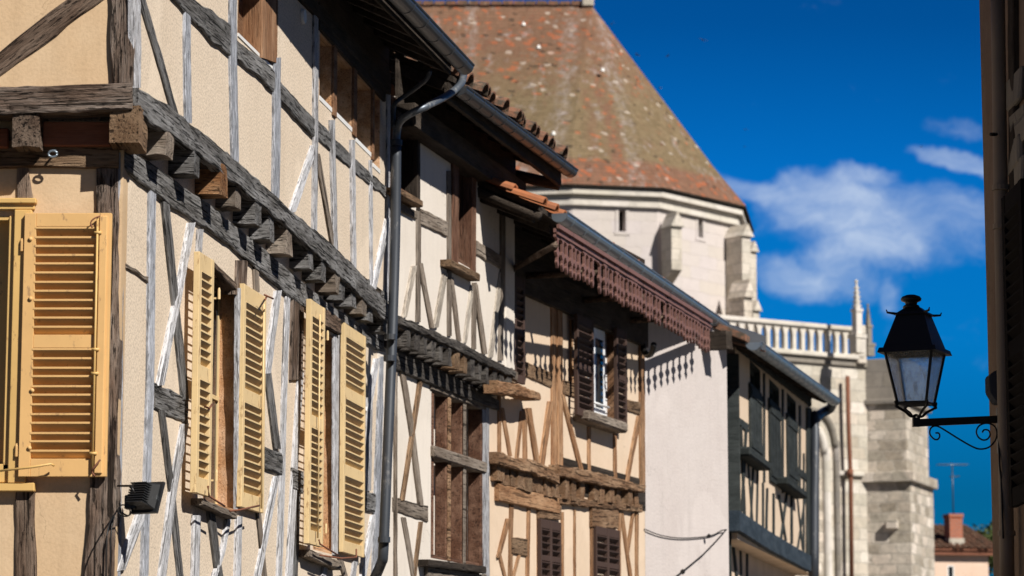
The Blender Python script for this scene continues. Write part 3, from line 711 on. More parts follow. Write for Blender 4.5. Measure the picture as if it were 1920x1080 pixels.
SLs('stud', P_, [(450, 540), (449, 760), (448, 958)], 4, dep=.005); SLs('stud', P_, [(632, 628), (631, 1040)], 10, dep=.005)
SLs('stud', T_, [(640, 1050), (652, 1090)], 8); SLs('stud', P_, [(612, 1060), (606, 1090)], 9); SLs('stud', P_, [(668, 1050), (663, 1090)], 8)
# window openings
for (h, lin, sill) in ((w1, [(398, 487), (444, 531), (398, 499), (444, 545)], [(380, 934), (444, 962), (380, 946), (444, 974)]),
                       (w2, [(607, 575), (640, 598), (607, 610), (640, 628)], [(580, 1030), (640, 1052), (580, 1044), (640, 1070)])):
    W = recess(SL, H1, *h, .14, 'oak_jamb_lit', t=.02, frame='ochre_faded', fw=.03, ft=.026)
    timber(SL, 'lintel', 'oak_brown', H1, lin[:2], lin[2:], out=.03)
    timber(SL, 'window_sill', T_, H1, sill[:2], sill[2:], out=.06)
def px_shutter(F, x0, x1, yt, yb, xr, mat, out, **k):
    T = k.get('T', .034); s0 = F.px(x0, 700, out + T)[0]; s1 = F.px(x1, 700, out + T)[0]; xm = (x0 + x1) / 2
    return shutter(F, H1, s0, s1, F.px(xm, yb, out)[1], F.px(xm, yt, out)[1], mat, out=out, **k)
R3 = [(0, .09), (.505, .075), (1, .095)]
px_shutter(SL, 371, 399, 485, 932, 0, 'ochre_faded', .06, rails=R3, pitch=.049, hinge_at=w1[0] - .01, label='yellow shutter leaf folded back on the near side of the first street window')
px_shutter(SL, 456, 498, 549, 960, 0, 'ochre_faded', .014, T=.03, rails=R3, pitch=.049, hinge_at=w1[1] + .005, label='yellow shutter leaf on the far side of the first street window')
R4 = [(0, .08), (.36, .075), (.7, .075), (1, .08)]
px_shutter(SL, 582, 609, 575, 1026, 0, 'ochre_faded', .07, rails=R3, pitch=.049, hinge_at=w2[0] - .01, label='yellow shutter leaf folded back on the near side of the second street window')
px_shutter(SL, 646, 686, 623, 1043, 0, 'ochre_faded', .02, T=.03, rails=R4, pitch=.049, hinge_at=w2[1] + .1, label='yellow shutter leaf on the far side of the second street window')
# espagnolette rods, stays
for (x, yt, yb, o) in ((495, 570, 955, .055), (600, 590, 1010, .12)):
    a = SL.px(x, yt, o); b = SL.px(x, yb, o)
    rod(SL, H1, [(a[0], a[1], o), (a[0], b[1], o)], .006, 'ochre_faded', 'shutter_bolt')
for pts in ([(390, 912, .11), (392, 930, .13), (421, 949, .13)], [(431, 958, .1), (450, 956, .13), (486, 948, .11)], [(598, 1012, .12), (600, 1020, .13), (634, 1041, .12)], [(600, 1041, .1), (640, 1047, .13), (668, 1045, .11), (668, 1030, .1)],
            [(384, 762, .1), (392, 766, .13), (398, 758, .11)], [(496, 553, .1), (512, 560, .12)], [(500, 556, .06), (497, 562, .12)]):
    wrod(H1, [SL.wp(*p) for p in pts], .006, 'rust', 'shutter_stay')
# --- side facing the camera, upper
def LUt(n, m, A, B, **k): return timber(LU, n, m, H1, A, B, **k)
LUt('corner_post', 'oak_beam', [(206, -25), (207, 90), (211, 160)], [(254, -25), (251, 160)], out=.02, jit=.006, rough=1.5)
LUt('brace', 'oak_brown', [(-60, 145), (0, 95), (128, -5)], [(-60, 185), (0, 141), (62, 100), (200, -5)], out=.012, jit=.008, rough=1.5)
LUt('jetty_beam', 'oak_beam', [(-60, 165), (100, 160), (247, 156)], [(-60, 214), (120, 212), (248, 205)], out=.045, jit=.009, rough=2.5)
# corner and side joists, red board, wall plate
def LLt(n, m, A, B, **k): return timber(LL, n, m, H1, A, B, **k)
def ljoist(x0, x1, y0, y1, m):
    o_ = JD + .025; a = LL.px(x0, y0, o_); b = LL.px(x1, y1, o_); joist(LL, H1, (a[0] + b[0]) / 2, b[1], a[1] + .03, b[0] - a[0], -.1, o_, m)
ljoist(203, 261, 210, 268, 'oak_umber'); ljoist(20, 71, 213, 274, 'oak_brown'); ljoist(-90, -40, 213, 274, 'oak_brown')
fbox(LL, 'infill_board', 'oak_mahogany', H1, LL.px(72, 250, .2)[0], LL.px(200, 250, .2)[0], LL.px(100, 273, .07)[1], LL.px(100, 228, .07)[1], .0, .07)
fbox(LL, 'infill_board', 'oak_mahogany', H1, LL.px(-60, 250, .2)[0], LL.px(6, 250, .2)[0], LL.px(0, 276, .07)[1], LL.px(0, 240, .07)[1], .0, .07)
fbox(LL, 'soffit_board', 'oak_dark', H1, -4, .05, 4.56, 4.595, -.02, JD - .01)
LLt('wall_plate', 'oak_umber', [(-60, 262), (222, 262)], [(-60, 314), (100, 312), (222, 316)], out=.03, jit=.006)
LLt('corner_post', 'oak_beam', [(179, 316), (180, 500), (168, 900), (156, 1100)], [(222, 316), (222, 700), (215, 1100)], out=.02, jit=.008, rough=1.5)
LLt('stud', 'oak_brown', [(32, 313), (30, 385)], [(54, 313), (63, 385)], jit=.008)
LLt('stud', 'oak_brown', [(28, 920), (26, 1100)], [(64, 920), (67, 1100)], jit=.008)
# yellow side window and shutter
W = recess(LL, H1, *lw, .14, 'ochre_paint', t=.02, frame='ochre_paint', fw=.1, cross=False)
yl = 'ochre_paint'
def Lb(n, x0, x1, y0, y1, o0, o1, m=yl, par=W):
    a = LL.px(x0, y0, o1); b = LL.px(x1, y1, o1); return fbox(LL, n, m, par, a[0], b[0], b[1], a[1], o0, o1, .004)
Lb('architrave', -40, 67, 371, 381, 0, .05); Lb('architrave', -40, 64, 381, 393, 0, .032)
Lb('architrave', 27, 47, 393, 906, 0, .045); Lb('architrave', 17, 27, 405, 885, -.03, .02)
Lb('sill', -40, 64, 905, 921, 0, .06); Lb('sill', -40, 30, 870, 905, -.05, .02)
a = LL.px(47, 400, .06); b = LL.px(200, 894, .06)
shutter(LL, H1, a[0], b[0], b[1], a[1], 'ochre_shutter', out=.035, T=.036, st=.058, rails=[(0, .088), (.51, .066), (1, .068)], pitch=.0455, hinge_at=a[0] - .012, slat=.042, label='wide yellow shutter leaf opened flat against the side wall')
q = LL.px(183, 408, .09); q2 = LL.px(183, 880, .09)
rod(LL, H1, [(q[0], q[1], .085), (q[0], q2[1], .085)], .006, 'ochre_paint', 'shutter_bolt')
fbox(LL, 'shutter_strip', 'ochre_shutter', H1, LL.px(184, 500, .09)[0], LL.px(199, 500, .09)[0], q2[1] - .02, q[1] + .01, .068, .084)
for yq in (436, 655, 700, 850): rod(LL, H1, [(q[0] - .015, LL.px(0, yq, .09)[1], .086), (q[0] + .02, LL.px(0, yq, .09)[1], .086)], .008, 'ochre_paint', 'bolt_guide')
for (x, y) in ((57, 448), (57, 560), (60, 732), (55, 840)):
    c = LL.px(x, y, .075); rod(LL, H1, [(c[0], c[1], .066), (c[0], c[1], .078)], .011, 'ochre_shutter', 'stud_nail', 10)
wrod(H1, [LL.wp(-10, 884, .1), LL.wp(60, 876, .12), LL.wp(96, 870, .12), LL.wp(101, 873, .1)], .006, 'ochre_paint', 'shutter_stay')
wrod(H1, [LL.wp(188, 862, .1), LL.wp(176, 877, .11), LL.wp(172, 884, .1), LL.wp(178, 893, .1)], .005, 'rust', 'shutter_stay', k=3)
wrod(H1, [LL.wp(188, 405, .09), LL.wp(176, 410, .1), LL.wp(170, 418, .1), LL.wp(173, 427, .1)], .004, 'rust', 'shutter_hook', k=3)
# ring bolt under the side joists
rb = thing('ring_bolt', 'small steel ring bolt screwed into the timber plate above the side window', 'ring bolt', LL.wp(99, 288, .06))
c = LL.wp(99, 284, .1)
wrod(rb, [LL.wp(104, 282, .06), LL.wp(99, 283, .1)], .006, 'zinc_blue', 'shank')
wrod(rb, [c + Vector((math.cos(t) * .022, 0, math.sin(t) * .016 - .012)) for t in [i * math.pi / 6 for i in range(13)]], .006, 'zinc_blue', 'ring')

# --- floodlight and its cable
FL = thing('floodlight', 'black finned floodlight on a bracket with looping cable, low on the corner house', 'floodlight', SL.wp(225, 935, .03))
fo = SL.wp(272, 930, .16)
ax = Vector((.50, .80, -.33)).normalized(); sx = Vector((0, 0, 1)).cross(ax).normalized(); uz = ax.cross(sx)
fm = Matrix(((sx.x, ax.x, uz.x, fo.x), (sx.y, ax.y, uz.y, fo.y), (sx.z, ax.z, uz.z, fo.z), (0, 0, 0, 1)))
bm = bmesh.new()
v0 = [bm.verts.new((x * .068, .02, z * .07)) for x, z in ((-1, -1), (1, -1), (1, 1), (-1, 1))]; v1 = [bm.verts.new((x * .035, -.06, z * .045)) for x, z in ((-1, -1), (1, -1), (1, 1), (-1, 1))]
bm.faces.new(v0); bm.faces.new(v1[::-1])
for i in range(4): bm.faces.new((v0[i], v0[(i + 1) % 4], v1[(i + 1) % 4], v1[i]))
bevel(bm, .005); box(bm, (-.08, .018, -.082), (.08, .034, .082)); obj('housing', bm, 'plastic_black', FL, fm)
bm = bmesh.new()
for i in range(9): z = -.06 + i * .0125; box(bm, (-.05, -.072, z), (.05, -.02, z + .005))
obj('cooling_fins', bm, 'plastic_black', FL, fm)
bm = bmesh.new(); box(bm, (-.07, .034, -.072), (.07, .038, .072)); obj('front_glass', bm, 'glass', FL, fm)
wrod(FL, [SL.wp(217, 911, .02), SL.wp(246, 911, .12), SL.wp(252, 925, .14)], .006, 'iron', 'bracket')
wrod(FL, [SL.wp(217, 911, .02), SL.wp(221, 950, .02)], .008, 'iron', 'bracket')
bm = bmesh.new(); c = SL.px(247, 942, .09); box(bm, (c[0] - .03, -.12, c[1] - .035), (c[0] + .03, -.06, c[1] + .035)); bevel(bm, .005); obj('junction_box', bm, 'plastic_black', FL, SL.mat())
wrod(FL, [SL.wp(*p) for p in ((244, 945, .09), (247, 960, .1), (238, 968, .09), (226, 965, .07), (221, 956, .05), (228, 947, .04), (238, 949, .05), (244, 958, .06), (240, 967, .06), (222, 960, .03), (208, 975, .03), (200, 1010, .03), (199, 1090, .03))], .004, 'iron', 'cable', 6, 5)
wrod(FL, [SL.wp(*p) for p in ((221, 955, .03), (210, 985, .02), (207, 1030, .02), (206, 1090, .02))], .004, 'iron', 'cable', 6, 4)

# ================================================================= HOUSE 2 (cream, dark timbers)
U2 = Face(at(738, 20.75), 14.4); L2 = U2.off(-.14)
H2 = thing('timber_framed_house', 'cream plastered house with grey timbers and a tall mullioned window, just past the black downpipe', 'house', U2.w(2, 0, -2))
K = .955
e2 = U2.px(965, 600)[0]; l2 = L2.px(936, 900)[0]; jz = U2.px(860, 650)[1]
wa = (U2.px(735, 300)[0], U2.px(788, 300)[0], U2.px(788, 382)[1], 6.1)
wb = (U2.px(849, 400)[0], U2.px(893, 400)[0], U2.px(893, 510)[1], 6.1)
wall(U2, 'wall', 'cream_plaster', H2, .0, e2, jz + .02, 6.12, [wa, wb])
wc = (L2.px(808, 900)[0], L2.px(905, 900)[0], L2.px(905, 1064)[1], L2.px(905, 765)[1] + .08)
wall(L2, 'wall', 'cream_plaster', H2, .0, l2, 0, jz - .1, [wc])
bm = bmesh.new(); prism(bm, [(p.x, p.y) for p in (U2.w(.05, 0, -.35), U2.w(e2 - .05, 0, -.35), U2.w(e2 - .05, 0, -6), U2.w(.05, 0, -6))], 0, 6.1); obj('rear_walls', bm, 'cream_plaster', H2)
def U2s(n, m, pts, wd, **k): return stud(U2, n, m, H2, pts, wd, **k)
def L2s(n, m, pts, wd, **k): return stud(L2, n, m, H2, pts, wd, **k)
timber(U2, 'jetty_beam', 'oak_dim', H2, [(746, 591), (800, 615), (869, 643), (930, 678), (967, 695)], [(746, 606), (800, 629), (869, 661), (930, 693), (967, 708)], out=.05, dep=.16, jit=.009, rough=2)
fbox(U2, 'jetty_board', T_, H2, 0, e2, jz - .075, jz + .0, -.1, .03, .006, .004)
for i in range(14):
    t = i / 13; x = 768 + (958 - 768) * t ** .94; y = 652 + (742 - 652) * t
    s, z = L2.px(x, y, .17)
    joist(L2, H2, s - .06, z, jz - .06, .12, -.05, .175, 'oak_umber' if i in (6, 7) else 'oak_dim')
timber(L2, 'wall_plate', 'oak_dim', H2, [(740, 652), (830, 695), (936, 750)], [(740, 691), (830, 728), (936, 770)], out=.03, jit=.008, rough=1.5)
timber(U2, 'beam_end', 'oak_orange', H2, [(934, 714), (975, 722), (1013, 737)], [(934, 738), (975, 742), (1014, 752)], out=.09, dep=.03, jit=.012, rough=3, label='broken log like beam end sticking out past the house')
# upper studs and braces
for pts, wd, m in (([(786, 395), (786, 500), (785, 604)], 8, 'oak_taupe'), ([(843, 320), (844, 500), (844, 630)], 7, 'oak_taupe'), ([(891, 530), (890, 655)], 7, 'oak_taupe'), ([(944, 355), (944, 500), (940, 676)], 8, 'oak_taupe'),
                   ([(790, 493), (800, 550), (812, 615)], 7, 'oak_taupe'), ([(779, 498), (760, 595)], 8, 'oak_faded'), ([(848, 520), (863, 640)], 6, 'oak_taupe'), ([(837, 512), (819, 614)], 8, 'oak_faded'),
                   ([(893, 533), (911, 664)], 7, 'oak_taupe'), ([(887, 535), (873, 643)], 7, 'oak_faded'), ([(942, 510), (921, 670)], 8, 'oak_faded')):
    U2s('brace' if abs(pts[0][0] - pts[-1][0]) > 8 else 'stud', m, pts, wd)
U2s('stud', 'oak_dark', [(786, 245), (786, 395)], 5); U2s('corner_post', 'cream_plaster', [(956, 352), (956, 690)], 15, jit=.001, rough=0, out=.006)
timber(U2, 'rail', T_, H2, [(789, 390), (840, 415)], [(789, 420), (840, 444)], jit=.008); timber(U2, 'rail', T_, H2, [(895, 451), (940, 478)], [(895, 477), (940, 504)], jit=.008)
timber(U2, 'rail', T_, H2, [(748, 378), (783, 396)], [(748, 394), (783, 411)])
timber(U2, 'wall_plate', 'oak_dark', H2, [(745, 205), (975, 335)], [(745, 238), (975, 358)], out=.03)
for h, sill in ((wa, [(745, 350), (793, 376), (745, 362), (793, 389)]), (wb, [(846, 486), (900, 513), (846, 499), (900, 527)])):
    recess(U2, H2, *h, .16, 'oak_window', t=.03, pane='void')
    timber(U2, 'window_sill', 'oak_umber', H2, sill[:2], sill[2:], out=.09, jit=.003)
timber(U2, 'window_post', 'oak_window', H2, [(850, 305), (848, 492)], [(862, 305), (860, 496)], out=.02)
timber(U2, 'window_post', 'oak_window', H2, [(886, 325), (885, 508)], [(894, 325), (893, 512)], out=.015)
# big mullioned window
W = recess(L2, H2, *wc, .28, 'oak_window', t=.03, pane='void')
sw = wc[1] - wc[0]
for xf, m in ((812, 'oak_jamb'), (841, 'oak_rust'), (870, 'oak_taupe'), (902, 'oak_taupe')):
    s = L2.px(xf, 900)[0]
    fbox(L2, 'mullion', 'oak_window', W, s - .045, s + .045, wc[2], wc[3], -.105, .012 if xf > 900 else -.005, .01, .003)
    if 830 < xf < 900: fbox(L2, 'mullion_edge', m, W, s - .035, s + .05, wc[2], wc[3], -.004, .006, .004, .002)
zt = L2.px(860, 863)[1]
fbox(L2, 'transom', T_, W, wc[0] - .02, wc[1] + .02, zt - .045, zt + .045, -.14, .035, .01, .004)
fbox(L2, 'lintel', 'oak_taupe', W, wc[0] - .05, wc[1] + .05, wc[3] - .10, wc[3] + .06, -.1, .02, .01, .004)
timber(L2, 'window_sill', 'oak_dark', H2, [(803, 1048), (912, 1062)], [(803, 1061), (912, 1075)], out=.08, jit=.004)
timber(L2, 'window_sill', T_, H2, [(803, 1062), (912, 1077)], [(803, 1085), (912, 1095)], out=.03, jit=.006)
L2s('stud', P_, [(911, 752), (912, 1090)], 13, out=.008, jit=.003)
L2s('stud', T_, [(744, 690), (744, 1090)], 4)
L2s('brace', T_, [(757, 698), (775, 810), (791, 948)], 8); L2s('brace', 'oak_umber', [(791, 712), (775, 820), (757, 938)], 6)
timber(L2, 'rail', T_, H2, [(738, 932), (803, 949)], [(738, 958), (803, 979)], jit=.007)
L2s('brace', T_, [(758, 970), (779, 1090)], 8); L2s('brace', 'oak_umber', [(791, 978), (777, 1090)], 6)
fbox(U2, 'eaves_shade_sheet', 'oak_dark', H2, .0, e2, 6.0, 6.5, -.02, .012)  # near-black sheet stands in for the shade under the eaves
# eaves of house 2
EO2 = .47; ga = U2.wp(872, 176, EO2); gb = U2.wp(1070, 318, EO2); zg = (ga.z + gb.z) / 2
sg1 = U2.px(1070, 318, EO2)[0]
gutter(H2, U2.w(.02, zg - .02, EO2), U2.w(sg1, zg + .02, EO2), U2.n, 'zinc_dark', .062, .33)
tiles_roof(U2, H2, .05, sg1 - .02, EO2 - .05, zg + .03, 24, 4.5, pitch=.2, r=.088)
rafters(U2, H2, .1, sg1, .42, EO2 - .07, zg + .03, 24, .9)
s9 = U2.px(1050, 322, EO2 - .06)[0]
fbox(U2, 'eaves_board', 'oak_dark', H2, .0, sg1 - .05, zg - .12, zg + .02, EO2 - .11, EO2 - .07)
fbox(U2, 'soffit_board', 'oak_dark', H2, .0, U2.px(978, 330, .1)[0], zg - .30, zg - .12, -.05, .14)
wrod(H2, [U2.w(e2 + .12, zg - .1, EO2 - .1), U2.w(e2 + .12, zg + .08, -.3)], .05, 'oak_dark', 'beam_end', 6)

# ================================================================= HOUSE 3 (fretwork valance)
W3 = Face(at(937, 24.15), 18.5)
H3 = thing('timber_framed_house', 'peach house with orange timbers, dark purple shutters and a deep roof edged with pierced fretwork', 'house', W3.w(2, 0, -2))
e3 = W3.px(1208, 800)[0]
def W3r(x0, x1, yt, yb, o=0.0): xm = (x0 + x1) / 2; return (W3.px(x0, 700, o)[0], W3.px(x1, 700, o)[0], W3.px(xm, yb, o)[1], W3.px(xm, yt, o)[1])
wv1 = W3r(1100, 1152, 612, 792); 
wall(W3, 'wall', 'peach_plaster', H3, -.3, e3, 0, 6.1, [wv1])
bm = bmesh.new(); prism(bm, [(p.x, p.y) for p in (W3.w(-.2, 0, -.35), W3.w(e3 - .05, 0, -.35), W3.w(e3 - .05, 0, -6), W3.w(-.2, 0, -6))], 0, 6.2); obj('rear_walls', bm, 'peach_plaster', H3)
def W3s(n, m, pts, wd, **k): return stud(W3, n, m, H3, pts, wd, **k)
O_ = 'oak_orange'
for n, pts, wd in (('stud', [(1039, 540), (1040, 885)], 9), ('stud', [(1051, 548), (1052, 882)], 9), ('stud', [(1073, 600), (1074, 718)], 4), ('brace', [(1056, 740), (1092, 884)], 7),
                   ('brace', [(1034, 752), (1017, 875)], 9), ('brace', [(993, 765), (1010, 872)], 8), ('stud', [(985, 766), (986, 866)], 8), ('brace', [(980, 770), (970, 862)], 6), ('brace', [(943, 765), (958, 855)], 6),
                   ('stud', [(938, 740), (938, 850)], 5), ('stud', [(1106, 800), (1106, 888)], 5), ('stud', [(1155, 812), (1155, 897)], 5), ('brace', [(1200, 780), (1177, 902)], 7), ('corner_post', [(1205, 600), (1206, 915)], 9),
                   ('brace', [(955, 972), (937, 1045)], 6), ('stud', [(960, 940), (958, 1090)], 7), ('stud', [(993, 950), (990, 1090)], 6), ('stud', [(1056, 960), (1056, 1090)], 4), ('stud', [(1079, 955), (1079, 1090)], 3),
                   ('stud', [(1111, 960), (1111, 1090)], 4), ('stud', [(1163, 960), (1163, 1090)], 4), ('brace', [(1167, 960), (1185, 1090)], 5), ('brace', [(1189, 962), (1178, 1040)], 4), ('stud', [(1196, 960), (1196, 1090)], 4), ('brace', [(938, 1040), (950, 1090)], 6), ('stud', [(1011, 970), (1011, 1090)], 5), ('brace', [(975, 1040), (962, 1090)], 5)):
    W3s(n, O_, pts, wd)
for A, B in (([(984, 677), (1036, 699)], [(984, 705), (1036, 727)]), ([(1055, 712), (1085, 719)], [(1055, 738), (1085, 746)]), ([(1177, 749), (1201, 754)], [(1177, 770), (1201, 778)]), ([(960, 1006), (989, 1011)], [(960, 1038), (989, 1043)])):
    timber(W3, 'rail', 'oak_umber', H3, A, B)
U_ = 'oak_rust'
timber(W3, 'jetty_beam', U_, H3, [(936, 847), (960, 856), (1005, 864), (1050, 888)], [(936, 868), (960, 878), (1005, 888), (1050, 906)], out=.10, jit=.016, rough=3)
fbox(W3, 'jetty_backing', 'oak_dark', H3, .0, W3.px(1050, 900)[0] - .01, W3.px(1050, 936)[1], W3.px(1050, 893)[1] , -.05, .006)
for x in (941, 953, 968, 980, 993, 1004, 1018, 1030, 1043):
    s, z = W3.px(x, 872 + (x - 937) * .3, .07); joist(W3, H3, s, z - .14 + random.uniform(-.015, .015), z + .05, .21, -.05, .055 + random.uniform(-.012, .012), 'oak_rust' if x % 3 else 'oak_umber')
timber(W3, 'wall_plate', 'oak_orange', H3, [(936, 907), (1050, 934)], [(936, 938), (1050, 964)], out=.035, jit=.006)
timber(W3, 'jetty_beam', U_, H3, [(1050, 871), (1120, 886), (1211, 911)], [(1050, 893), (1120, 908), (1209, 924)], out=.11, jit=.012, rough=2)
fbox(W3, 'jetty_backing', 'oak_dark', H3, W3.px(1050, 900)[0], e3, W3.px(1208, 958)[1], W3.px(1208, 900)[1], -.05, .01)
for x in (1066, 1082, 1099, 1123, 1133, 1150, 1168, 1184, 1200):
    s, z = W3.px(x, 905 + (x - 1050) * .13, .09); joist(W3, H3, s, z - .13 + random.uniform(-.02, .02), z + .06, .15, -.05, .06 + random.uniform(-.02, .02), U_)
timber(W3, 'wall_plate', U_, H3, [(1050, 926), (1130, 942), (1205, 946)], [(1050, 945), (1130, 952), (1205, 960)], out=.05, jit=.012, rough=2)
timber(W3, 'lintel', U_, H3, [(1012, 938), (1053, 944)], [(1012, 972), (1053, 975)], out=.03); timber(W3, 'lintel', U_, H3, [(1111, 945), (1160, 952)], [(1111, 988), (1160, 992)], out=.03)
# shutters
def W3sh(x0, x1, yt, yb, out=.05, leafs=1, label=None, st=.05):
    h = W3r(x0, x1, yt, yb, out + .034); return shutter(W3, H3, h[0], h[1], h[2], h[3], 'purple_paint', out=out, st=st, pitch=.062, rails=[(0, .07), (.5, .05), (1, .08)], leafs=leafs, slat=.05, label=label)
W3sh(966, 985, 520, 718, .05, 1, 'dark purple shutter half hidden behind the cream house')
W3sh(1083, 1114, 595, 782, .07, 1, 'dark purple shutter on the near side of the white framed window')
W3sh(1157, 1176, 618, 800, .07, 1, 'dark purple shutter on the far side of the white framed window')
W3sh(1014, 1052, 976, 1120, .01, 2, 'closed bluish purple shutter pair of the nearer lower window', .03); W3sh(1117, 1161, 990, 1130, .01, 2, 'closed purple shutter pair of the farther lower window', .03)
W = recess(W3, H3, *wv1, .12, 'oak_jamb', t=.02, frame='pvc', fw=.07)
la, lb_ = W3.px(1108, 700, .0)[0], W3.px(1136, 700, .0)[0]
lf = fbox(W3, 'casement', 'pvc', W, la, lb_, wv1[2] + .04, wv1[3] - .03, -.05, -.005, .006, label='white casement leaf of the upper window')
fbox(W3, 'pane', 'glass', lf, la + .16, lb_ - .09, wv1[2] + .14, wv1[3] - .13, -.005, -.001, 0)
sb = W3.px(1136, 758, .1); rod(W3, W, [(sb[0] - .35, sb[1], .04), (sb[0] + .3, sb[1], .04)], .012, 'pvc', 'safety_bar')
a = W3.px(1105, 790, .16); b = W3.px(1176, 802, .16)
fbox(W3, 'window_sill', 'oak_taupe', H3, a[0], b[0], b[1] - .05, b[1] + .05, -.02, .17, .02, .004)
# roof, gutter, valance
EO3 = .70
g0 = W3.wp(1048, 400, EO3 + .06); z3 = g0.z
rr_ = px_ray(1354, 608); g1 = rr_ * ((z3 - EYE) / rr_.z) + Vector((0, 0, EYE))
RF = Face((g0.x, g0.y), math.degrees(math.atan2(g1.x - g0.x, g1.y - g0.y))); RL = math.hypot(g1.x - g0.x, g1.y - g0.y)
gutter(H3, g0, g1, RF.n, 'zinc_blue', .075, .45)
tiles_roof(RF, H3, -.42, RL - .1, -.06, z3 - .045, 24, 5.4, mat='clay_new', r=.06, pitch=.16, tin=.02)
rafters(RF, H3, -.3, RL - .2, .55, -.12, z3 - .05, 24, 1.3)
def onR(x, y, o): a, z = RF.px(x, y, o); return RF.w(a, z, o)
va = onR(1041, 428, .045); vb = onR(1330, 606, .045); vb.z = va.z + (vb.z - va.z); vd_ = (vb - va); VL = Vector((vd_.x, vd_.y, 0)).length; vx = Vector((vd_.x, vd_.y, 0)).normalized(); vn = Vector((vx.y, -vx.x, 0))
vm = Matrix(((vx.x, -vn.x, 0, va.x), (vx.y, -vn.y, 0, va.y), (0, 0, 1, va.z), (0, 0, 0, 1)))
bm = bmesh.new(); nt = 43; tp = VL / nt; hs = .33
prof = [(0, 1), (-.10, 1), (-.11, .45), (-.14, .45), (-.15, 1), (-.22, 1), (-.23, .5), (-.28, .22), (-.50, .22), (-.55, .6), (-.60, .68), (-.65, .55), (-.70, .22), (-.79, .2), (-.84, .42), (-.88, .36), (-1.0, .02)]
for k in range(nt):
    c = tp * (k + .5); zz = vd_.z * c / VL; loL = None; gone = (k in (9, 27)); tl_ = random.uniform(.93, 1.03); c += random.uniform(-.004, .004); yo = random.uniform(-.006, .006)
    for z, hw in prof:
        z = z * hs * tl_; hw_ = hw * tp / 2
        if gone and z < -.09: break
        row = [bm.verts.new((c + a * hw_, y, zz + z)) for a in (-1, 1) for y in (-.011 + yo, .011 + yo)]
        if loL:
            for q in ((0, 2, 3, 1), (0, 1, 3, 2)):
                pass
            for i, j in ((0, 1), (1, 3), (3, 2), (2, 0)): bm.faces.new((loL[i], loL[j], row[j], row[i]))
        else: bm.faces.new((row[0], row[1], row[3], row[2]))
        loL = row
obj('valance', bm, 'valance_paint', H3, vm, label='dull purple fretwork board with rows of pointed teeth')
bm = bmesh.new()
for (y0, y1, z0, z1) in ((-.035, -.012, .0, .035), (-.025, -.012, -.05, -.03)):
    v = [bm.verts.new(p) for x in (0, VL) for p in ((x, y0, z0 + (vd_.z if x else 0)), (x, y1, z0 + (vd_.z if x else 0)), (x, y1, z1 + (vd_.z if x else 0)), (x, y0, z1 + (vd_.z if x else 0)))]
    for f in ((0, 1, 2, 3), (7, 6, 5, 4), (0, 4, 5, 1), (1, 5, 6, 2), (2, 6, 7, 3), (3, 7, 4, 0)): bm.faces.new([v[k] for k in f])
obj('valance_moulding', bm, 'valance_paint', H3, vm)
for sa in (.0, 1.6, 3.3, 4.9):
    v = vm @ Vector((sa, 0, -.14 + vd_.z * sa / VL)); q = W3.w(max((v - W3.P).dot(W3.d), .22), v.z, 0)
    wrod(H3, [q, Vector((v.x, v.y, v.z))], .035, 'oak_brown', 'eaves_bracket', 4)
fbox(W3, 'wall_plate', 'oak_dark', H3, -.3, e3, 5.2, 5.5, -.02, .05)
fbox(W3, 'eaves_shade_sheet', 'oak_dark', H3, -.3, e3, 5.5, 6.1, -.02, .02)  # dark sheet added so the wall top looks shaded by the roof
wrod(H3, [RF.w(-.38, z3 - .09, -.06), RF.w(-.38, z3 + .33, -1.0)], .05, 'oak_dark', 'verge_board', 4)
# iron bracket under the far end
wrod(H3, [W3.wp(1206, 640, .02), W3.wp(1207, 655, .05), W3.wp(1213, 666, .12), W3.wp(1222, 662, .2), W3.wp(1226, 645, .25)], .03, 'iron', 'eaves_hook', 8, 4)

# ================================================================= HOUSE 4 part a: grey rendered wall
GW = Face((W3.w(e3 + .005, 0).x, W3.w(e3 + .005, 0).y), 32)
eg = GW.px(1364, 800)[0]
HG = thing('plastered_house', 'narrow house with a blank grey plaster wall between orange timbers and a green corner post', 'house', GW.w(1, 0, -2))
wall(GW, 'wall', 'grey_plaster', HG, 0, eg, 0, 5.6)
bm = bmesh.new(); prism(bm, [(p.x, p.y) for p in (GW.w(.1, 0, -.32), GW.w(eg - .02, 0, -.32), GW.w(eg - 1, 0, -6), GW.w(.1, 0, -6))], 0, 5.5); obj('rear_walls', bm, 'grey_plaster', HG)
ga_ = RF.w(RL - .02, z3 - .02, -.1); rr_ = px_ray(1428, 640); gb_ = rr_ * ((5.5 - EYE) / rr_.z) + Vector((0, 0, EYE)); gd = gb_ - ga_
bm = bmesh.new(); gn = Vector((gd.y, -gd.x, 0)).normalized()
vs = [bm.verts.new(p) for q in (ga_, gb_) for p in (q + gn * .12 - Vector((0, 0, .13)), q + gn * .12 + Vector((0, 0, .02)), q - gn * 4.2 + Vector((0, 0, .75)), q - gn * 4.2 + Vector((0, 0, .6)))]
for f in ((0, 1, 2, 3), (7, 6, 5, 4), (0, 4, 5, 1), (1, 5, 6, 2), (2, 6, 7, 3), (3, 7, 4, 0)): bm.faces.new([vs[k] for k in f])
rg = obj('roof', bm, 'clay', HG)
bm = bmesh.new(); vs = [bm.verts.new(p) for q in (ga_, gb_) for p in (q + gn * .14 - Vector((0, 0, .12)), q + gn * .14 + Vector((0, 0, .035)), q - gn * .25 + Vector((0, 0, .135)), q - gn * .25 + Vector((0, 0, .10)))]
for f in ((0, 1, 2, 3), (7, 6, 5, 4), (0, 4, 5, 1), (1, 5, 6, 2), (2, 6, 7, 3), (3, 7, 4, 0)): bm.faces.new([vs[k] for k in f])
obj('eaves_board', bm, 'zinc_dark', rg)
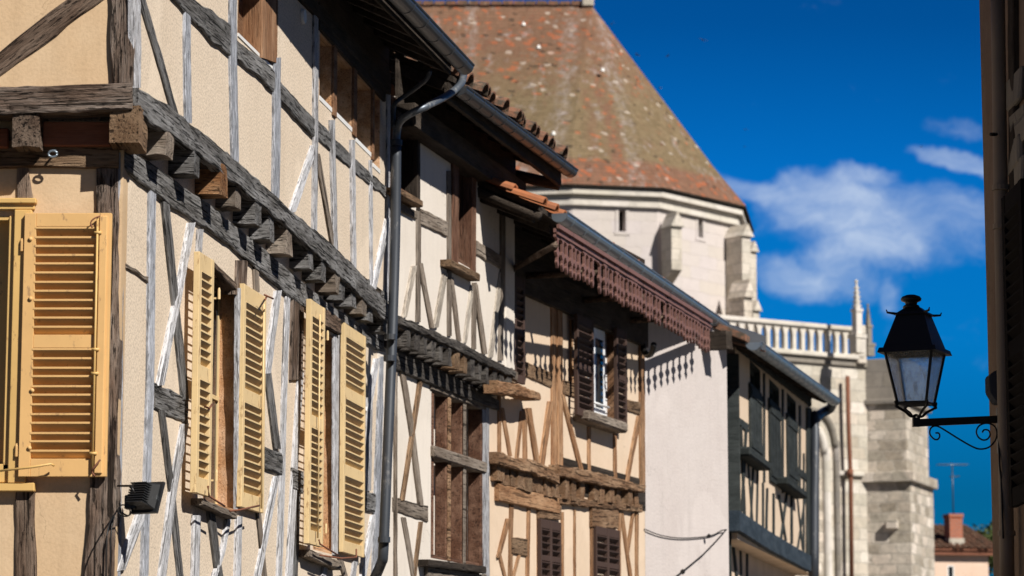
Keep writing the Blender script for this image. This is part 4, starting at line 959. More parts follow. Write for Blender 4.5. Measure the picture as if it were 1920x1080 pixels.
joist(GW, HG, GW.px(1352, 640, .2)[0], GW.px(1352, 655, .2)[1], GW.px(1352, 622, .2)[1], .14, 0, .3, 'oak_dark', 'rafter_foot')
wire = thing('wire', 'thin dark wire sagging across the grey plaster wall', 'wire', GW.wp(1207, 992, .05))
wrod(wire, [GW.wp(*p) for p in ((1208, 992, .02), (1240, 1004, .02), (1280, 1009, .02), (1330, 1005, .02), (1352, 995, .03), (1362, 993, .04))], .006, 'iron', 'strand', 5, 4)
wire2 = thing('wire', 'taut dark cable running steeply down the grey plaster wall from the green post', 'wire', GW.wp(1360, 995, .08))
wrod(wire2, [GW.wp(1362, 993, .04), GW.wp(1318, 1040, .03), GW.wp(1262, 1085, .03)], .007, 'iron', 'strand', 5, 2)
for q in (wire,):
    bm = bmesh.new(); c = GW.wp(1329, 1005, .06); bmesh.ops.create_icosphere(bm, subdivisions=1, radius=.025, matrix=Matrix.Translation(c)); obj('insulator', bm, 'iron', q)
bm = bmesh.new(); c = GW.wp(1280, 1072, .1); bmesh.ops.create_icosphere(bm, subdivisions=1, radius=.03, matrix=Matrix.Translation(c)); obj('insulator', bm, 'iron', wire2)

# ================================================================= HOUSE 5 (green timbers)
F4 = Face(at(1386, 31.0), 11.4)
H5 = thing('timber_framed_house', 'narrow house with dark green timbers and shutters at the end of the row', 'house', F4.w(4, 0, -2))
e4 = F4.px(1522, 900)[0]
def F4r(x0, x1, yt, yb, o=0.0): xm = (x0 + x1) / 2; return (F4.px(x0, 800, o)[0], F4.px(x1, 800, o)[0], F4.px(xm, yb, o)[1], F4.px(xm, yt, o)[1])
z4 = F4.px(1450, 1020)[1]
ga = F4.wp(1412, 642, .32); gb = F4.wp(1564, 750, .32)
s0_ = F4.px(1412, 642, .32)[0]; s1_ = F4.px(1564, 750, .32)[0]
def top5(a): return ga.z + (gb.z - ga.z) * (a - s0_) / (s1_ - s0_) + .13
op = [F4r(1407, 1427, 680, 850), F4r(1443, 1462, 720, 905), F4r(1476, 1493, 745, 905)]
op = [(h[0], h[1], h[2], min(h[3], top5(h[0]) - .12)) for h in op]
wall(F4, 'wall', 'peach_plaster', H5, 0, e4, z4 - .15, 6.25, op, top=top5)
F4L = F4.off(-.25)
wall(F4L, 'wall', 'peach_plaster', H5, -.3, e4, 0, z4 - .1)
bm = bmesh.new(); prism(bm, [(p.x, p.y) for p in (F4.w(-.3, 0, -.6), F4.w(e4 - .1, 0, -.6), F4.w(e4 - .1, 0, -7), F4.w(-.3, 0, -7))], 0, 5.4); obj('rear_walls', bm, 'peach_plaster', H5)
g_ = 'green_timber'
fp = Face(at(1361, 30.9), 90)
a = fp.px(1361, 800); b = fp.px(1387, 800)
fbox(fp, 'corner_post', g_, H5, 0, b[0], fp.px(1370, 975)[1], 5.45, -.16, .02, .01)
fp2 = Face(at(1349, 31.0), 90)
fbox(fp2, 'corner_post', g_, H5, 0, fp2.px(1371, 1000)[0], 0, fp2.px(1360, 992)[1], -.2, .03, .01)
timber(F4, 'jetty_beam', 'blue_timber', H5, [(1387, 957), (1450, 1000), (1521, 1042)], [(1387, 995), (1450, 1035), (1521, 1072)], out=.06, dep=.4, jit=.004)
stud(F4, 'corner_post', g_, H5, [(1519, 765), (1519, 1062)], 7, out=.03)
timber(F4, 'wall_plate', g_, H5, [(1387, 640), (1522, 745)], [(1387, 655), (1522, 762)], out=.03)
for i, h in enumerate(op):
    recess(F4, H5, *h, .12, g_, t=.03, frame=g_, fw=.05)
for (x0, x1, yt, yb, lab) in ((1407, 1428, 728, 852, 'green shutter of the nearest window'), (1443, 1463, 756, 908, 'long green shutter of the middle window'), (1476, 1494, 783, 902, 'green shutter of the farthest window')):
    h = F4r(x0, x1, yt, yb, .02)
    bm = bmesh.new(); box(bm, (h[0], -.03, h[2]), (h[1], .0, h[3])); bevel(bm, .004)
    for zf in (.12, .88): zc = h[2] + (h[3] - h[2]) * zf; box(bm, (h[0] + .03, -.042, zc - .05), (h[1] - .03, -.03, zc + .05))
    for k in range(1, 4): xc = h[0] + (h[1] - h[0]) * k / 4; box(bm, (xc - .008, -.034, h[2] + .01), (xc + .008, -.0305, h[3] - .01))
    obj('window_shutter', bm, g_, H5, F4.mat(), label=lab)
for (x0, x1, yt, yb) in ((1402, 1440, 846, 868), (1472, 1508, 900, 921)):
    h = F4r(x0, x1, yt, yb, .14); fbox(F4, 'window_sill', g_, H5, h[0], h[1], h[2], h[2] + .10, -.02, .17, .02)
for pts in ([(1391, 800), (1398, 965)], [(1401, 800), (1393, 960)], [(1404, 870), (1412, 980)], [(1422, 875), (1420, 985)], [(1414, 870), (1409, 978)], [(1432, 905), (1432, 990)], [(1440, 915), (1438, 996)], [(1452, 925), (1452, 1004)], [(1462, 928), (1475, 1015)], [(1477, 925), (1466, 1012)], [(1486, 925), (1486, 1020)], [(1495, 925), (1506, 1030)], [(1508, 850), (1508, 1035)], [(1512, 925), (1497, 1028)], [(1434, 700), (1434, 905)], [(1469, 730), (1469, 925)], [(1501, 760), (1501, 920)]):
    stud(F4, 'stud', g_, H5, pts, 2.6, jit=.002)
for A, B in (([(1388, 783), (1404, 795)], [(1388, 797), (1404, 812)]), ([(1498, 876), (1516, 890)], [(1498, 890), (1516, 904)])): timber(F4, 'rail', g_, H5, A, B)
for pts in ([(1374, 1000), (1384, 1090)], [(1389, 1010), (1391, 1090)], [(1402, 1020), (1402, 1090)]): stud(F4L, 'stud', g_, H5, pts, 3, jit=.002)
gutter(H5, ga, gb, F4.n, 'zinc_blue', .085, .6)
d5 = (gb - ga); a5 = math.atan2(d5.z, s1_ - s0_)
bm = bmesh.new()
lo = [bm.verts.new(F4.w(s, ga.z + (gb.z - ga.z) * (s - s0_) / (s1_ - s0_) + dz, o)) for s in (s0_ - .3, s1_ + .1) for o, dz in ((.27, .0), (.27, .07), (-4, 1.9), (-4, 1.83))]
for f in ((0, 1, 2, 3), (7, 6, 5, 4), (0, 4, 5, 1), (1, 5, 6, 2), (2, 6, 7, 3), (3, 7, 4, 0)): bm.faces.new([lo[k] for k in f])
rf5 = obj('roof', bm, 'clay', H5)
for k in range(12):
    s = s0_ + (s1_ - s0_) * (k + .5) / 12; z = ga.z + (gb.z - ga.z) * (k + .5) / 12 - .01
    wrod(H5, [F4.w(s, z - .03, .25), F4.w(s, z + .17, -.2)], .045, 'oak_dark', 'rafter', 4)
wrod(H5, [F4.wp(1562, 752, .3), F4.wp(1556, 766, .2), F4.wp(1540, 775, .1), F4.wp(1530, 786, .08), F4.wp(1527, 805, .08), F4.wp(1526, 1090, .08)], .07, 'pipe_dark', 'downpipe', 10, 4)

# ================================================================= CHURCH
CH = thing('church', 'pale stone church with a tall tiled roof rising behind the timber houses', 'church', (2, 78, 0))
Pv = [(-14, 77.6), (1.62, 75.0), (3.92, 75.5), (6.2, 78.2), (6.75, 82.2), (4.5, 86), (-14, 86)]
ZC = 15.45
for i in range(4):
    p, q = Vector(Pv[i]), Vector(Pv[i + 1]); th = math.degrees(math.atan2(q.x - p.x, q.y - p.y)); Fc = Face((p.x, p.y), th); L = (q - p).length
    holes = []
    if i == 1: holes = [(*[Fc.px(x, 400)[0] for x in (1160, 1173)], Fc.px(1166, 434)[1], Fc.px(1166, 393)[1])]
    if i == 2: holes = [(*[Fc.px(x, 400)[0] for x in (1308, 1317)], Fc.px(1312, 445)[1], Fc.px(1312, 408)[1])]
    wall(Fc, 'apse_wall' if i else 'nave_wall', 'tower_stone', CH, 0, L, 0, ZC, holes, thick=.8)
    for h in holes:
        W = fbox(Fc, 'window', 'void', CH, h[0] - .02, h[1] + .02, h[2] - .02, h[3] + .02, -.6, -.35, 0)
        bm = bmesh.new()
        for q4 in ((h[0] - .09, h[0] - .002, h[2], h[3]), (h[1] + .002, h[1] + .09, h[2], h[3]), (h[0] - .12, h[1] + .12, h[3], h[3] + .12), (h[0] - .12, h[1] + .12, h[2] - .1, h[2])):
            box(bm, (q4[0], -.02, q4[2]), (q4[1], .1, q4[3]))
        obj('frame', bm, 'tower_stone', W, Fc.mat())
def inset(poly, d):
    o = []; n = len(poly)
    for i in range(n):
        a, b, c = Vector(poly[i - 1]), Vector(poly[i]), Vector(poly[(i + 1) % n])
        n1 = Vector(((b - a).y, -(b - a).x)).normalized(); n2 = Vector(((c - b).y, -(c - b).x)).normalized()
        m = (n1 + n2).normalized(); o.append(b + m * (d / max(.3, m.dot(n1))))
    return [(p.x, p.y) for p in o]
for zz, h, d in ((ZC - .50, .15, .12), (ZC - .34, .11, .06), (ZC - .22, .14, .24), (ZC - .08, .07, .14)):
    bm = bmesh.new(); prism(bm, inset(Pv, d), zz, zz + h - .005); obj('cornice', bm, 'trim_stone', CH)
# roof: eaves flare then steep faces to the ridge
A0 = inset(Pv, .34); A1 = inset(Pv, -.55)
zr = Face((0, 80.3), 90).px(1112, 8)[1]; rx = at(1112, 80.3)[0]
bm = bmesh.new()
e0 = [bm.verts.new((p[0], p[1], 0)) for p in A0]; e1 = [bm.verts.new((p[0], p[1], 1.15)) for p in A1]
ra = bm.verts.new((-14, 80.3, zr - ZC)); rb_ = bm.verts.new((rx, 80.3, zr - ZC))
n = len(A0)
for i in range(n): j = (i + 1) % n; bm.faces.new((e0[i], e0[j], e1[j], e1[i]))
for i in range(n):
    j = (i + 1) % n
    if i == 0 or i == 5: bm.faces.new((e1[i], e1[j], *( (rb_, ra) if i == 0 else (ra, rb_))))
    elif i == 6: bm.faces.new((e1[6], e1[0], ra))
    else: bm.faces.new((e1[i], e1[j], rb_))
bm.faces.new(e0)
rf = obj('roof', bm, 'church_tiles', CH, Matrix.Translation((0, 0, ZC + .02)))
bm = bmesh.new(); prism(bm, inset(Pv, .33), ZC - .02, ZC + .018); obj('eaves_board', bm, 'oak_dark', CH)
bm = bmesh.new(); x = -13.8
while x < rx: box(bm, (x, 80.2, zr - .04), (x + .3, 80.4, zr + .07 + random.uniform(0, .03)), .01); x += .33
obj('ridge_tiles', bm, 'clay', rf)
bm = bmesh.new(); box(bm, (rx - .25, 80.1, zr - .1), (rx + .1, 80.5, zr + .13)); bevel(bm, .03); obj('ridge_cap', bm, 'pale_stone', rf)
# roof vents: small white hooded caps
fA = [Vector((*A1[0], ZC + 1.15)), Vector((*A1[1], ZC + 1.15)), Vector((rx, 80.3, zr))]
nrm = (fA[1] - fA[0]).cross(fA[2] - fA[0]).normalized(); nrm = nrm if nrm.y < 0 else -nrm
for (x, y) in ((982, 47), (1038, 252), (1130, 133), (1010, 90)):
    r = px_ray(x, y); t = (fA[0] - Vector((0, 0, EYE))).dot(nrm) / r.dot(nrm); p = Vector((0, 0, EYE)) + r * t
    bm = bmesh.new(); bmesh.ops.create_cone(bm, cap_ends=True, segments=8, radius1=.07, radius2=.03, depth=.1, matrix=Matrix.Translation(p + nrm * .04)); obj('roof_vent', bm, 'white_paint', rf)
# gabled niche pier on the apse corner and stepped buttress on the next one
def pier(px, Y, wd, dp, yt, yb, gable, th, mat='pale_stone', name='buttress'):
    Fp = Face(at2(px, yt, Y), th); zt = Fp.px(px, yt)[1]; zb = 0 if yb is None else Fp.px(px, yb)[1]
    bm = bmesh.new(); box(bm, (-wd / 2, -dp, zb), (wd / 2, dp, zt))
    vs = [bm.verts.new(p) for p in ((-wd * .66, -dp - .08, zt), (wd * .66, -dp - .08, zt), (0, -dp - .08, zt + gable), (-wd * .66, dp, zt), (wd * .66, dp, zt), (0, dp, zt + gable))]
    for f in ((0, 1, 2), (5, 4, 3), (0, 2, 5, 3), (2, 1, 4, 5), (1, 0, 3, 4)): bm.faces.new([vs[i] for i in f])
    if yb is not None:
        c = [bm.verts.new(p) for p in ((-wd / 2, -dp, zb), (wd / 2, -dp, zb), (wd / 2, dp, zb - .35), (-wd / 2, dp, zb - .35))]
        b = [bm.verts.new(p) for p in ((-wd / 2, dp, zb), (wd / 2, dp, zb))]
        bm.faces.new(c); bm.faces.new((c[0], c[3], b[0])); bm.faces.new((c[1], b[1], c[2]))
    return obj(name, bm, mat, CH, Fp.mat())
pier(1259, 75.2, .32, .26, 428, 508, .42, 62)
pier(1384, 77.7, .34, .32, 446, 590, .35, 50); pier(1402, 78.6, .24, .22, 474, 590, .3, 50)
pier(1388, 77.0, .3, .3, 560, 640, .5, 50, 'rubble_stone')
pier(1406, 78.4, .25, .25, 585, 640, .3, 50)
# balustrade
CB = Face(at(1376, 72.0), 58); eb = CB.px(1612, 650)[0]
zt = CB.px(1376, 594)[1]; zb = CB.px(1376, 650)[1]
ZP = zb - .03
BL = fbox(CB, 'balustrade', 'trim_stone', CH, -1.0, eb, zt - .12, zt, -.14, .14, .02)
fbox(CB, 'coping', 'trim_stone', BL, -1.0, eb, zb - .1, zb + .03, -.2, .18, .02)
fbox(CB, 'string_course', 'dark_stone', CH, -1.0, eb + .2, zb - .28, zb - .1, -.2, .08, .02)
nb = 17; bw = (eb + .55) / nb
zhi, zlo = zt - .12, zb + .03; hh = zhi - zlo
bm = bmesh.new()
def arch_pts(w_, h_, n=6):
    """pointed arch opening, half width w_, from the base up to h_"""
    L_ = [(-w_, 0), (-w_, h_ * .62)]
    for i in range(1, n + 1):
        t = i / n; L_.append((-w_ * math.cos(t * math.pi / 2) ** .9 if t < 1 else 0, h_ * .62 + (h_ * .38) * math.sin(t * math.pi / 2)))
    return L_
for k in range(nb):
    c = -.5 + bw * (k + .5); ap = arch_pts(bw * .30, hh * .95)
    for sg in (-1, 1):
        fr = [bm.verts.new((c - sg * p[0] * -1 if False else c + sg * -p[0], -.07, zlo + p[1])) for p in ap]
        ou = [bm.verts.new((c + sg * bw / 2 if i < len(ap) - 1 else c, -.07, zlo + p[1] if i < len(ap) - 1 and i > 0 else (zlo if i == 0 else zhi))) for i, p in enumerate(ap)]
        ou[-2].co.z = zhi
        for i in range(len(ap) - 1): bm.faces.new((fr[i], fr[i + 1], ou[i + 1], ou[i]))
r = bmesh.ops.extrude_face_region(bm, geom=bm.faces[:]); bmesh.ops.translate(bm, vec=(0, .14, 0), verts=[e for e in r['geom'] if isinstance(e, bmesh.types.BMVert)])
obj('arcade', bm, 'trim_stone', BL, CB.mat())
# chapel wall below with blind arch
wall(CB, 'chapel_wall', 'pale_stone', CH, -1.2, eb + .2, 0, zb - .25, thick=1)
wn = CB.px(1530, 900)[0]; wc_ = CB.px(1548, 900)[0]
bm = bmesh.new(); za = CB.px(1550, 790)[1]
pts = [CB.w(CB.px(1567, 900)[0], 0, .04), CB.w(CB.px(1567, 900)[0], CB.px(1567, 880)[1], .04), CB.w(CB.px(1566, 900)[0], CB.px(1566, 840)[1], .04), CB.w(CB.px(1558, 900)[0], CB.px(1558, 800)[1], .04), CB.w(CB.px(1540, 900)[0], CB.px(1540, 775)[1], .04), CB.w(CB.px(1515, 900)[0], CB.px(1515, 768)[1], .04)]
wrod(CH, pts, .09, 'dark_stone', 'arch_moulding', 8, 4)
pts = [CB.w(CB.px(x, 900)[0], CB.px(x, y)[1] if y else 0, .03) for x, y in ((1548, 0), (1548, 900), (1546, 850), (1538, 815), (1520, 795))]
wrod(CH, pts, .12, 'trim_stone', 'arch_moulding', 8, 4)
fbox(CB, 'window', 'rubble_stone', CH, CB.px(1500, 900)[0], CB.px(1545, 900)[0], 0, CB.px(1530, 800)[1], -.1, .012, 0)
fbox(CB, 'string_course', 'trim_stone', CH, CB.px(1568, 880)[0], eb, CB.px(1590, 893)[1], CB.px(1590, 884)[1], -.1, .12, .02)
# pinnacles
def pinnacle(px, Y, wpx, ytop, ybase, yshaft, mat):
    Fp = Face(at2(px, ybase, Y), 58); k = Y / 5392; wd = wpx * k
    z0, z1, z2 = Fp.px(px, ybase)[1], Fp.px(px, yshaft)[1], Fp.px(px, ytop)[1]
    bm = bmesh.new(); box(bm, (-wd * .8, -wd * .8, z0), (wd * .8, wd * .8, z0 + (z1 - z0) * .35)); box(bm, (-wd * .95, -wd * .95, z0 + (z1 - z0) * .35), (wd * .95, wd * .95, z0 + (z1 - z0) * .45))
    box(bm, (-wd / 2, -wd / 2, z0 + (z1 - z0) * .45), (wd / 2, wd / 2, z1)); box(bm, (-wd * .62, -wd * .62, z1), (wd * .62, wd * .62, z1 + .08))
    bmesh.ops.create_cone(bm, cap_ends=True, segments=8, radius1=wd * .52, radius2=wd * .12, depth=z2 - z1 - .08, matrix=Matrix.Translation((0, 0, (z1 + z2) / 2 + .04)))
    for i in range(5):
        z = z1 + .15 + (z2 - z1 - .2) * i / 5; rr = wd * (.6 - .4 * i / 5)
        for a in range(4): bmesh.ops.create_icosphere(bm, subdivisions=1, radius=wd * .14, matrix=Matrix.Translation((math.cos(a * math.pi / 2 + .78) * rr, math.sin(a * math.pi / 2 + .78) * rr, z)))
    bmesh.ops.create_icosphere(bm, subdivisions=1, radius=wd * .28, matrix=Matrix.Translation((0, 0, z2)))
    return obj('pinnacle', bm, mat, CH, Fp.mat())
pinnacle(1608, 72.8, 14, 528, 662, 585, 'trim_stone'); pinnacle(1629, 74.5, 10, 572, 668, 615, 'dark_stone')
fbox(CB, 'pier', 'pale_stone', CH, eb - .2, eb + .1, zb - .2, zt + .06, -.2, .18, .03)
# big buttress
Aq = Vector((*at2(1600, 850, 74.5), 0)); ed = Vector((.94, -.342, 0)); fd = Vector((.342, .94, 0))
FB = Face((Aq.x, Aq.y), math.degrees(math.atan2(ed.x, ed.y)))   # flank facing left, running towards us
Lf = FB.px(1700, 800)[0]
def zof(px, y): return FB.px(px, y)[1]
def bprism(name, mat, l0, l1, w0, w1, z0, z1, slope=None):
    bm = bmesh.new()
    cs = [Aq + ed * l + fd * w for l, w in ((l0, w0), (l1, w0), (l1, w1), (l0, w1))]
    base = Matrix(((ed.x, fd.x, 0, Aq.x), (ed.y, fd.y, 0, Aq.y), (0, 0, 1, 0), (0, 0, 0, 1)))
    if slope is None: box(bm, (l0, w0, z0), (l1, w1, z1)); bevel(bm, .015)
    else:
        v = [bm.verts.new(p) for p in ((l0, w0, z0), (l1, w0, z0), (l1, w1, z0), (l0, w1, z0), (l0, w0, z1), (l1 + slope, w0, z0 + .05), (l1 + slope, w1, z0 + .05), (l0, w1, z1))]
        for f in ((0, 3, 2, 1), (4, 5, 6, 7), (0, 1, 5, 4), (1, 2, 6, 5), (2, 3, 7, 6), (3, 0, 4, 7)): bm.faces.new([v[i] for i in f])
    return obj(name, bm, mat, CH, base)
wB_ = 2.7
z757, z675, z888, z905 = zof(1650, 757), zof(1605, 675), zof(1650, 886), zof(1650, 905)
bprism('buttress', 'rubble_stone', -1.5, Lf, 0, wB_, z888 - .01, z757)
bprism('buttress_weathering', 'dark_stone', -1.2, Lf + .02, -.04, wB_ + .04, z757 + .1, z675)
bm = None
bprism('drip_course', 'dark_stone', -1.2, Lf + .1, -.1, wB_ + .1, z757 - .02, z757 + .11)
bprism('string_course', 'rubble_stone', -1.2, Lf + .2, -.2, wB_ + .2, z905, z888)
bprism('buttress', 'rubble_stone', -1.2, Lf + .08, -.06, wB_ + .14, 0, z905 + .01)
bprism('gargoyle', 'dark_stone', Lf - .3, Lf - .1, wB_, wB_ + .55, zof(1700, 918), zof(1700, 906))
bprism('gargoyle', 'rubble_stone', Lf - .55, Lf - .25, -.25, 0.0, zof(1680, 992), zof(1680, 975))
# rusty drainpipe
rp = FB.wp(1592, 800, .2)
wrod(CH, [CB.wp(1589, 705, .25), CB.wp(1591, 800, .25), CB.wp(1595, 900, .25), CB.wp(1597, 1100, .25)], .06, 'rust', 'drainpipe', 10)
wrod(CH, [CB.wp(1594, 880, .25), CB.wp(1594, 893, .25)], .085, 'rust', 'pipe_collar', 10)

# ================================================================= FAR HOUSE, ANTENNA, TREE
FH = Face(at(1740, 96), 78)
HF = thing('plastered_house', 'distant small pink house with tiled roof and brick chimney beside the church buttress', 'house', FH.w(1.5, 0, -2))
xe = FH.px(1853, 1050)[0]; zE = FH.px(1853, 1035)[1]
hw = (FH.px(1776, 1060)[0], FH.px(1789, 1060)[0], FH.px(1780, 1095)[1], FH.px(1780, 1060)[1])
wall(FH, 'wall', 'pink_plaster', HF, -1, xe, 0, zE + .1, [hw])
recess(FH, HF, *hw, .15, 'white_paint', t=.04)
bm = bmesh.new(); prism(bm, [(p.x, p.y) for p in (FH.w(-1, 0, -.32), FH.w(xe, 0, -.32), FH.w(xe, 0, -5), FH.w(-1, 0, -5))], 0, zE); obj('rear_walls', bm, 'pink_plaster', HF)
tiles_roof(FH, HF, -1, xe + .35, .3, zE + .02, 17, 3.4, pitch=.22, r=.09, board='rust')
fbox(FH, 'eaves_board', 'rust', HF, -1, xe + .2, zE - .13, zE + .02, .0, .24)
c0 = FH.px(1777, 990, -.4)[0]; c1 = FH.px(1801, 990, -.4)[0]; cz = FH.px(1789, 1010, -.4)[1]; ct = FH.px(1789, 964, -.4)[1]
bm = bmesh.new(); box(bm, (c0, .2, zE - .2), (c1, .75, ct)); box(bm, (c0 - .03, .17, ct - .12), (c1 + .03, .78, ct)); ch = obj('chimney', bm, 'brick', HF, FH.mat())
bm = bmesh.new(); box(bm, (c0 - .04, .15, zE - .2), (c1 + .04, .8, cz)); obj('flashing', bm, 'pale_stone', ch, FH.mat())
AN = thing('antenna', 'thin television aerial on a mast above the brick chimney of the distant house', 'aerial', FH.w((c0 + c1) / 2, ct, -.45))
ms = (c0 + c1) / 2; mt = FH.px(1789, 872, -.45)[1]
rod(FH, AN, [(ms, ct - .1, -.45), (ms, mt, -.45)], .022, 'zinc_dark', 'mast')
rod(FH, AN, [(ms - .55, mt, -.45), (ms + .55, mt + .03, -.45)], .018, 'zinc_blue', 'boom')
for k in range(9): s = ms - .5 + k * .125; rod(FH, AN, [(s, mt + .01, -.7), (s, mt + .01, -.2)], .009, 'zinc_blue', 'element', 5)
rod(FH, AN, [(ms - .1, mt - .4, -.45), (ms + .25, mt - .38, -.45)], .02, 'zinc_dark', 'boom')

TR = thing('tree', 'dark green leafy tree low behind the distant pink house', 'tree', (*at2(1880, 1040, 104), 0))
tp_ = Vector((*at2(1880, 1040, 104), 0)); ztop = Face((tp_.x, tp_.y), 90).px(1880, 985)[1]
bm = bmesh.new(); tube(bm, [tp_, tp_ + Vector((.1, 0, 2)), tp_ + Vector((0, .1, 5))], [.25, .2, .12], 8)
for k in range(6): a = k * 1.05; tube(bm, [tp_ + Vector((0, 0, 2 + k * .3)), tp_ + Vector((math.cos(a) * .8, math.sin(a) * .8, 4 + k * .4))], [.09, .03], 6)
obj('trunk', bm, 'bark', TR)
bm = bmesh.new(); cl = []
for k in range(60):
    a = random.uniform(0, 6.28); zf = random.random(); rr = 1.7 * math.sqrt(1 - (zf * 1.5 - .75) ** 2 * .9) * random.uniform(.5, 1)
    cl.append(tp_ + Vector((math.cos(a) * rr, math.sin(a) * rr, 2.2 + zf * (ztop - 2.6))))
for c in cl:
    for i in range(110):
        p = c + Vector((random.gauss(0, .3), random.gauss(0, .3), random.gauss(0, .26))); q = Matrix.Rotation(random.uniform(0, 6.28), 3, Vector((random.random(), random.random(), random.random() + .01)))
        s = random.uniform(.09, .17); v = [bm.verts.new(p + q @ Vector(t)) for t in ((-s, 0, 0), (0, -s * .5, 0), (s, 0, .02), (0, s * .5, 0))]; bm.faces.new(v)
obj('crown', bm, 'leaf', TR)

# ================================================================= RIGHT: dark near wall, pipe, shutter
RW = Face(at(1869, 16.4), 180)
HR = thing('plastered_house', 'near house in deep shade at the right edge with a tan downpipe and black shutter', 'house', RW.w(2, 0, -1))
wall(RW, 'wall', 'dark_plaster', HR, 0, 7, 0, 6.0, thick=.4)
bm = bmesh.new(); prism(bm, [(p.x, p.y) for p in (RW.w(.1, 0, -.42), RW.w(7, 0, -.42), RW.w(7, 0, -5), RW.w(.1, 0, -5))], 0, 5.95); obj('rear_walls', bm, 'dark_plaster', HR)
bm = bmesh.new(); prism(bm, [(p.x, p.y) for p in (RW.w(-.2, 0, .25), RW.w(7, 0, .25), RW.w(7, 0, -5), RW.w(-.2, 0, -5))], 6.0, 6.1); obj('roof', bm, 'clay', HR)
def rpx(x, o): return RW.px(x, 540, o)[0]
sp_ = rpx(1873, .07)
DPR = wrod(HR, [RW.wp(1870.5, -30, .07), RW.wp(1877, 400, .07), RW.wp(1884, 780, .07), RW.wp(1889, 1100, .07)], .04, 'pipe_tan', 'downpipe', 14, 3)
for y in (352, 425, 1000):
    bm = bmesh.new(); c = RW.wp(1870.5 + (y + 30) * .0165, y, .07); tube(bm, [c - Vector((0, 0, .014)), c + Vector((0, 0, .014))], .049, 14); obj('collar', bm, 'pipe_tan', DPR)
wrod(HR, [RW.wp(1858, 252, .14), RW.wp(1868, 252, .1)], .01, 'iron', 'pipe_pin')
# quoin stones
for i, y in enumerate((180, 250, 300, 340)):
    a = RW.px(1893 + (i % 2) * 6, y, .02); bm = bmesh.new(); box(bm, (a[0], -.03, a[1] - .09), (a[0] + .35, .0, a[1] + .09), .015); bevel(bm, .012); obj('quoin', bm, 'dark_stone', HR, RW.mat())
timber(RW, 'post', 'oak_dark', HR, [(1889, -20), (1891, 365)], [(1899, -20), (1901, 365)], out=.03)
a = RW.px(1877, 372, .09); b = RW.px(1877, 958, .09)
shutter(RW, HR, a[0], a[0] + .6, b[1], a[1], 'black_paint', out=.05, T=.04, st=.09, rails=[(0, .1), (.5, .08), (1, .1)], pitch=.06, slat=.06)
wrod(HR, [RW.wp(*p) for p in ((1872, 790, .1), (1874, 870, .11), (1877, 900, .1), (1879, 960, .1), (1881, 1010, .1))], .006, 'iron', 'cable', 6, 3)
# alarm box
AB = thing('alarm_box', 'grey alarm siren box on the shaded wall just above the lamp bracket', 'alarm', RW.wp(1872, 720, .02))
az0, az1 = RW.px(1860, 752, .12)[1], RW.px(1860, 690, .12)[1]; asx = rpx(1872, .05)
bm = bmesh.new(); pr = [(.04, az0), (.085, az0 - .005), (.125, az0 + .06), (.125, az1 - .03), (.09, az1 - .005), (.04, az1)]
A = [bm.verts.new((asx - .08, -p[0], p[1])) for p in pr]; B = [bm.verts.new((asx + .08, -p[0], p[1])) for p in pr]
bm.faces.new(A); bm.faces.new(B[::-1])
for i in range(6): bm.faces.new((A[i], A[(i + 1) % 6], B[(i + 1) % 6], B[i]))
bevel(bm, .006, 2); obj('case', bm, 'plastic_grey', AB, RW.mat())
bm = bmesh.new(); box(bm, (asx - .07, -.045, az0 + .02), (asx + .07, .0, az1 - .02)); obj('mount', bm, 'plastic_grey', AB, RW.mat())

# ================================================================= LANTERN
LY = 15.9; kx = LY / 5392.0
LF = Face(at2(1716, 700, LY), 90)
def lz(y): return LF.px(1716, y)[1]
LN = thing('wall_lantern', 'black iron street lantern with dirty glass panes on a scrolled bracket against blue sky', 'lantern', LF.w(0, lz(785)))
yaw = R(-24); LM = Matrix.Translation(LF.w(0, 0)) @ Matrix.Rotation(yaw, 4, 'Z')
def frus(bm, r0, z0, r1, z1, n=4, cap=True):
    a = [bm.verts.new((r0 * x, r0 * y, z0)) for x, y in ((-1, -1), (1, -1), (1, 1), (-1, 1))]; b = [bm.verts.new((r1 * x, r1 * y, z1)) for x, y in ((-1, -1), (1, -1), (1, 1), (-1, 1))]
    for i in range(4): bm.faces.new((a[i], a[(i + 1) % 4], b[(i + 1) % 4], b[i]))
    if cap: bm.faces.new(a[::-1]); bm.faces.new(b)
cw = 1 / (math.cos(R(24)) + math.sin(R(24)))      # half side from half silhouette
hs_ = lambda px_: px_ * kx / 2 * cw
zg0, zg1 = lz(757), lz(658); rg0, rg1 = hs_(72), hs_(122)
bm = bmesh.new(); frus(bm, hs_(152), lz(664), hs_(144), lz(655)); frus(bm, hs_(128), lz(655), hs_(72), lz(592)); frus(bm, hs_(84), lz(592), hs_(80), lz(588)); frus(bm, hs_(70), lz(588), hs_(34), lz(577))
obj('hood', bm, 'iron', LN, LM)
bm = bmesh.new(); frus(bm, rg1 + .004, zg1 - .012, rg1 + .004, lz(655), cap=False); 
for sx_ in (-1, 1):
    for sy_ in (-1, 1): tube(bm, [(sx_ * rg0, sy_ * rg0, zg0 - .012), (sx_ * rg1, sy_ * rg1, zg1)], .0085, 6)
for (r_, z) in ((rg0, zg0), (rg1 - .002, zg1)):
    for i in range(4):
        c = [(-1, -1), (1, -1), (1, 1), (-1, 1)]; a, b = c[i], c[(i + 1) % 4]; tube(bm, [(a[0] * r_, a[1] * r_, z), (b[0] * r_, b[1] * r_, z)], .008, 6)
obj('frame', bm, 'iron', LN, LM)
